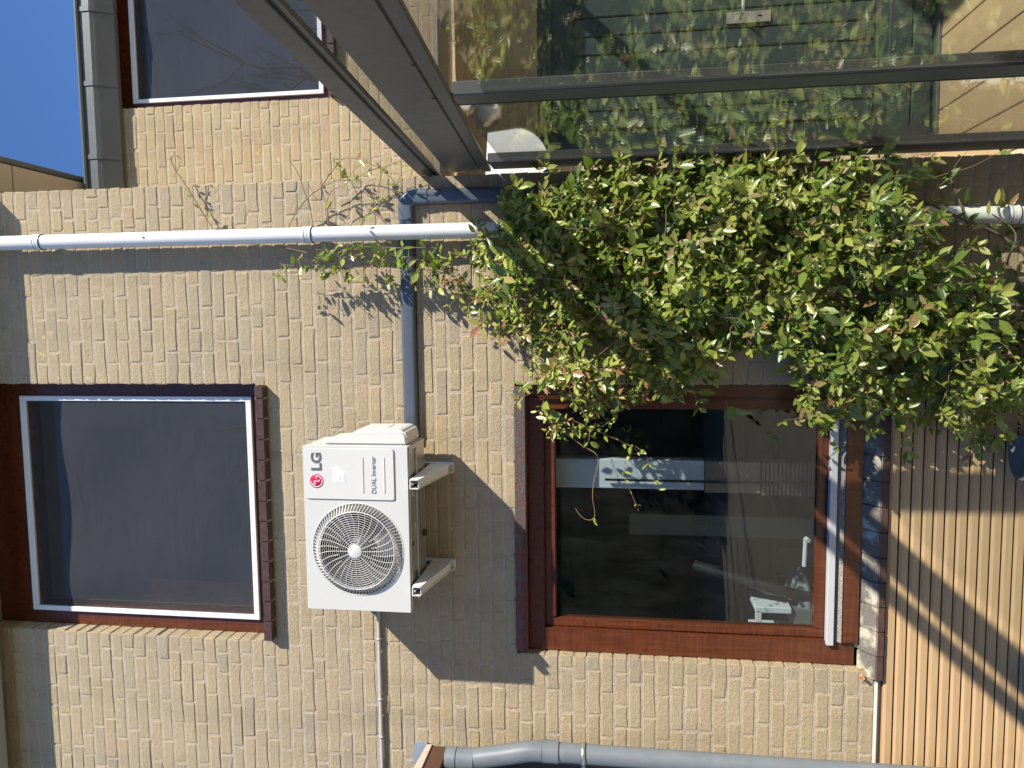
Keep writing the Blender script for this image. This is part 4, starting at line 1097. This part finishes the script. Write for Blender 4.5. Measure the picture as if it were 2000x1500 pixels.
H6 = [(-0.398, 0.546), (-0.462, 0.534), (-0.504, 0.553), (-0.568, 0.537), (-0.622, 0.539)]
H7 = [(-0.36, 1.27), (-0.40, 1.26), (-0.435, 1.27)]
H8 = [(-0.30, 1.40), (-0.36, 1.39), (-0.40, 1.375)]
H9 = [(-0.40, 0.93), (-0.45, 0.91), (-0.50, 0.885)]
for pts, y0, y1, sc_, gap, r_, red, bare in (
        (T1, -.03, -.075, .5, .045, .003, .3, .1), (T2, -.05, -.09, .85, .06, .003, .1, .1), (T3, -.06, -.11, .8, .055, .0026, .1, .2),
        (T4, -.05, -.08, .75, .07, .0026, .5, .3), (T5, -.06, -.11, .85, .05, .0026, .1, .1), (T7, -.06, -.10, .7, .06, .002, .2, .5), (T8, -.05, -.09, .7, .06, .002, .2, .5), (T9, -.07, -.06, .5, .07, .0022, .2, .7), (T6, -.06, -.08, .7, .05, .0018, .2, 0),
        (R1, -.15, -.10, 1.0, .030, .003, .14, 0), (R1b, -.14, -.08, .95, .034, .002, .2, 0), (R1c, -.15, -.12, .9, .036, .002, .2, 0), (R1d, -.12, -.08, .95, .033, .002, .3, 0), (R1e, -.08, -.05, .9, .03, .0016, .1, 0),
        (H1, -.17, -.15, .85, .032, .0024, .12, 0), (H2, -.15, -.12, .7, .06, .0026, .1, .72), (H3, -.16, -.14, .65, .035, .0022, .05, .15),
        (H4, -.2, -.18, .9, .045, .002, .1, 0), (H5, -.14, -.13, .6, .04, .0014, .05, .2), (H6, -.14, -.10, .85, .035, .0018, .05, 0),
        (H7, -.16, -.14, 1.25, .03, .0018, .2, 0), (H8, -.14, -.12, 1.2, .03, .0018, .0, 0), (H9, -.16, -.14, 1.25, .03, .0018, .05, 0)):
    RUN.append(runner(pts, y0, y1, sc_, gap, r_, red, bare))
# bushier growth along the shoot beside the white pipe and over the window head
for pts, n_, dpt, sc_ in ((R1, 26, -.10, .62), (R1b, 14, -.09, .60), (H1, 14, -.15, .62), (T5, 4, -.08, .5)):
    for _ in range(n_):
        k = rg.randrange(len(pts) - 1); t = rg.random() ** 1.4
        x = pts[k][0] + (pts[k + 1][0] - pts[k][0]) * t + rg.gauss(0, .012); z = pts[k][1] + (pts[k + 1][1] - pts[k][1]) * t
        CT[0] = rg.uniform(.2, .6)
        sprig(Vector((x, dpt, z)), Vector((rg.gauss(-.3, .7), -.35, rg.gauss(.25, .6))), rg.uniform(.03, .06), rg.choice((1, 2)), rg.uniform(.8, 1.15) * sc_, .22)
# long shoots lying over the front of the mass, and loose ends around its rim
for _ in range(34):
    while True:
        x = rg.uniform(minx + .05, maxx - .05); z = rg.uniform(minz + .1, maxz - .05)
        if in_poly(x, z, IVY) and not (-0.36 < x < -0.10 and 0.98 < z < 1.42): break
    ed = edge_dist(x, z, IVY); a = rg.uniform(0, 6.28); pts = []
    for k in range(6):
        pts.append((x, z)); a += rg.gauss(0, .45); x += .055 * math.cos(a); z += .055 * math.sin(a)
    dpt = -(.09 + .17 * min(1, ed / .16))
    RUN.append(runner(pts, dpt, dpt - rg.uniform(.0, .05), rg.uniform(.65, 1.05), .05, .0019, .2, .35))
# woody stems along the wall up from the ground
WOOD = []
for pts, r_ in ((([(0.13, -.08, 0.0), (0.10, -.09, .11), (0.05, -.10, .19), (0.0, -.10, .26), (0.06, -.12, .42), (0.2, -.11, .6), (.28, -.10, 1.0), (.2, -.1, 1.5), (.3, -.1, 2.0)]), .014),
                 (([(0.10, -.10, 0.0), (0.02, -.13, .10), (-0.06, -.13, .17), (-.17, -.12, .12), (-.26, -.12, .22), (-.2, -.1, .5), (-.05, -.1, .8), (-.1, -.1, 1.5)]), .010),
                 (([(0.16, -.09, 0.0), (.22, -.12, .12), (.30, -.12, .22), (.36, -.14, .36), (.45, -.10, .52), (.5, -.08, .7), (.52, -.07, 1.1), (.48, -.07, 1.6)]), .008),
                 (([(0.05, -.14, 0.06), (0.10, -.15, .14), (.18, -.15, .20), (.30, -.14, .17), (.38, -.14, .26)]), .006),
                 (([(0.33, -.13, .34), (.44, -.11, .37), (.55, -.09, .40), (.585, -.09, .36), (.59, -.08, .30)]), .004),
                 (([(0.2, -.1, 1.9), (.05, -.09, 2.1), (-.1, -.08, 2.14), (-.25, -.07, 2.10)]), .004),
                 (([(0.1, -.1, 2.0), (-.02, -.07, 2.24), (-.12, -.06, 2.18), (-.22, -.06, 2.09)]), .003),
                 (([(0.15, -.08, 2.3), (.03, -.06, 2.29), (-.08, -.05, 2.21), (-.2, -.05, 2.12)]), .0028)):
    m = MB(); P = smooth_path(pts, 6); m.tube(P, [r_ * (1 - .6 * i / len(P)) for i in range(len(P))], 8); WOOD.append(m)
# sparse grey leaves low down by the pipe
for _ in range(70):
    p = Vector((rg.uniform(-.12, .45), rg.uniform(-.2, -.05), rg.uniform(.03, .34)))
    make_leaf(p, Vector((rg.gauss(0, 1), rg.gauss(-.3, .5), rg.gauss(-.2, .8))), OUTW + Vector((rg.gauss(0, .5), 0, rg.gauss(0, .5))), rg.uniform(.05, .09), rg.uniform(.018, .028), rg.choice((.02, .1, .8, .9)))

vine = empty('climbing_vine', (0.1, -0.1, 0), 'dense leafy evergreen climbing vine with some reddish leaves on the wall', 'vine')
for m in WOOD: m.build('woody_stem', 'bark', vine, recalc=False)
for m in RUN: m.build('runner_stem', 'twig', vine, recalc=False)
STEMS['twig'].build('twigs', 'twig', vine, recalc=False)['kind'] = 'stuff'
def leaf_obj(lst, name):
    me = bpy.data.meshes.new(name); V = []; F = []; T_ = []
    for (v, tn, L, c) in lst:
        b_ = len(V); V += [tuple(q) for q in v]; F += [tuple(b_ + i for i in f) for f in LF]; T_ += [tn] * 8
    me.from_pydata(V, [], F); me.polygons.foreach_set('use_smooth', [True] * len(F))
    at = me.attributes.new('tint', 'FLOAT', 'POINT'); at.data.foreach_set('value', T_)
    uv = me.uv_layers.new(name='UVMap')
    for lp in me.loops: uv.data[lp.index].uv = LUV[lp.vertex_index % 8]
    me.materials.append(M['leaf'])
    o = bpy.data.objects.new(name, me); COL.objects.link(o); return adopt(o, vine)
def score(l):
    px, py = project(l[3])
    if not (0 < px < 2000 and 0 < py < 1500): return -1
    # leaves in front of the mass and turned to the camera show largest
    v = l[0]; ar = (v[3] - v[1]).cross(v[7] - v[0]); to = (CAM - l[3])
    return abs(ar.dot(to.normalized())) / to.length_squared * (1 + 3.2 * -l[3].y)
LEAVES.sort(key=score, reverse=True)
for l in LEAVES[:300]: leaf_obj([l], 'leaf')
leaf_obj(LEAVES[300:], 'foliage')['kind'] = 'stuff'

# dead leaves caught on the sill
dls = MB()
for _ in range(7):
    c = Vector((-1.585 + rg.uniform(-.02, .02), -.015 + rg.uniform(-.012, .03), .648 + rg.uniform(0, .02)))
    d = Vector((rg.gauss(0, 1), rg.gauss(0, .6), rg.gauss(.2, .8))).normalized() * .024; s_ = d.orthogonal().normalized() * .009
    dls.add([c - d * .5, c + s_, c + d * .5 + Vector((0, -.004, .004)), c - s_], [(0, 1, 2), (0, 2, 3)])
tag(dls.build('dead_leaves', 'dead_leaf', None, recalc=False), 'small clump of dry brown leaves at the end of the lower sill', 'leaves')

# planter at the foot of the cladding
pt_ = empty('planter', (-0.60, -0.33, 0), 'grey stone planter standing against the slat cladding', 'planter')
MB().lathe([(0.0, 0.0), (.07, 0.0), (.085, .09), (.095, .10), (.095, .122), (.085, .122), (.08, .11), (0, .105)], (-0.585, -0.15, 0), 'z', 32).build('pot', 'pot', pt_)

# ------------------------------------------------------------------ garden behind the viewer (seen in the panes)
hd = MB()  # unseen hedge, added so the lower panes mirror something dark
for i in range(70):
    for j in range(16):
        x0 = -14 + i * .4; z0 = j * .28
        yv = -13 + .35 * math.sin(i * 1.7 + j) + .3 * math.sin(j * 2.1 + i * .6)
        hd.box(x0, x0 + .42, yv - .5, yv + rg.uniform(-.15, .25), z0, z0 + .29)
hd.box(-14, 14, -14.5, -13.6, 0, 4.7)
hg = hd.build('hedge', 'hedge', None, recalc=False); tag(hg, 'unseen evergreen hedge added behind the viewer to darken the lower window reflection', 'hedge')
def branch(p, d, L, r_, depth):
    pts = [p]; q = p.copy()
    for i in range(4):
        d = (d + Vector((rg.gauss(0, .13), rg.gauss(0, .13), rg.gauss(.03, .08)))).normalized(); q = q + d * L / 4; pts.append(q.copy())
    (tm if depth == 0 else tb).tube(pts, [r_ * (1 - .45 * i / 4) for i in range(5)], 6 if depth < 2 else 4, False)
    if depth < 5:
        for k in range(3 if depth < 4 else 3):
            a = rg.uniform(0, 6.28); nd = (d + Vector((math.cos(a), math.sin(a), rg.uniform(-.1, .5))) * rg.uniform(.45, .85)).normalized()
            branch(pts[rg.choice((2, 3, 4))] if k else pts[4], nd, L * rg.uniform(.6, .8), r_ * .55, depth + 1)
for tx_, ty_, ht, lab in ((7.0, -13, 5.0, 'bare branched tree mirrored in the upper right window'), (-4.2, -13.5, 4.4, 'bare branched tree mirrored in the upper left window'), (-2.2, -15, 3.9, 'smaller bare tree mirrored low in the upper left window')):
    tree = empty('bare_tree', (tx_, ty_, 0), lab, 'tree', 'bare trees behind the viewer')
    tm, tb = MB(), MB()
    branch(Vector((tx_, ty_, 0)), Vector((0, 0, 1)), ht, .22, 0)
    tm.build('trunk', 'bare_bark', tree, recalc=False); tb.build('branches', 'bare_bark', tree, recalc=False)
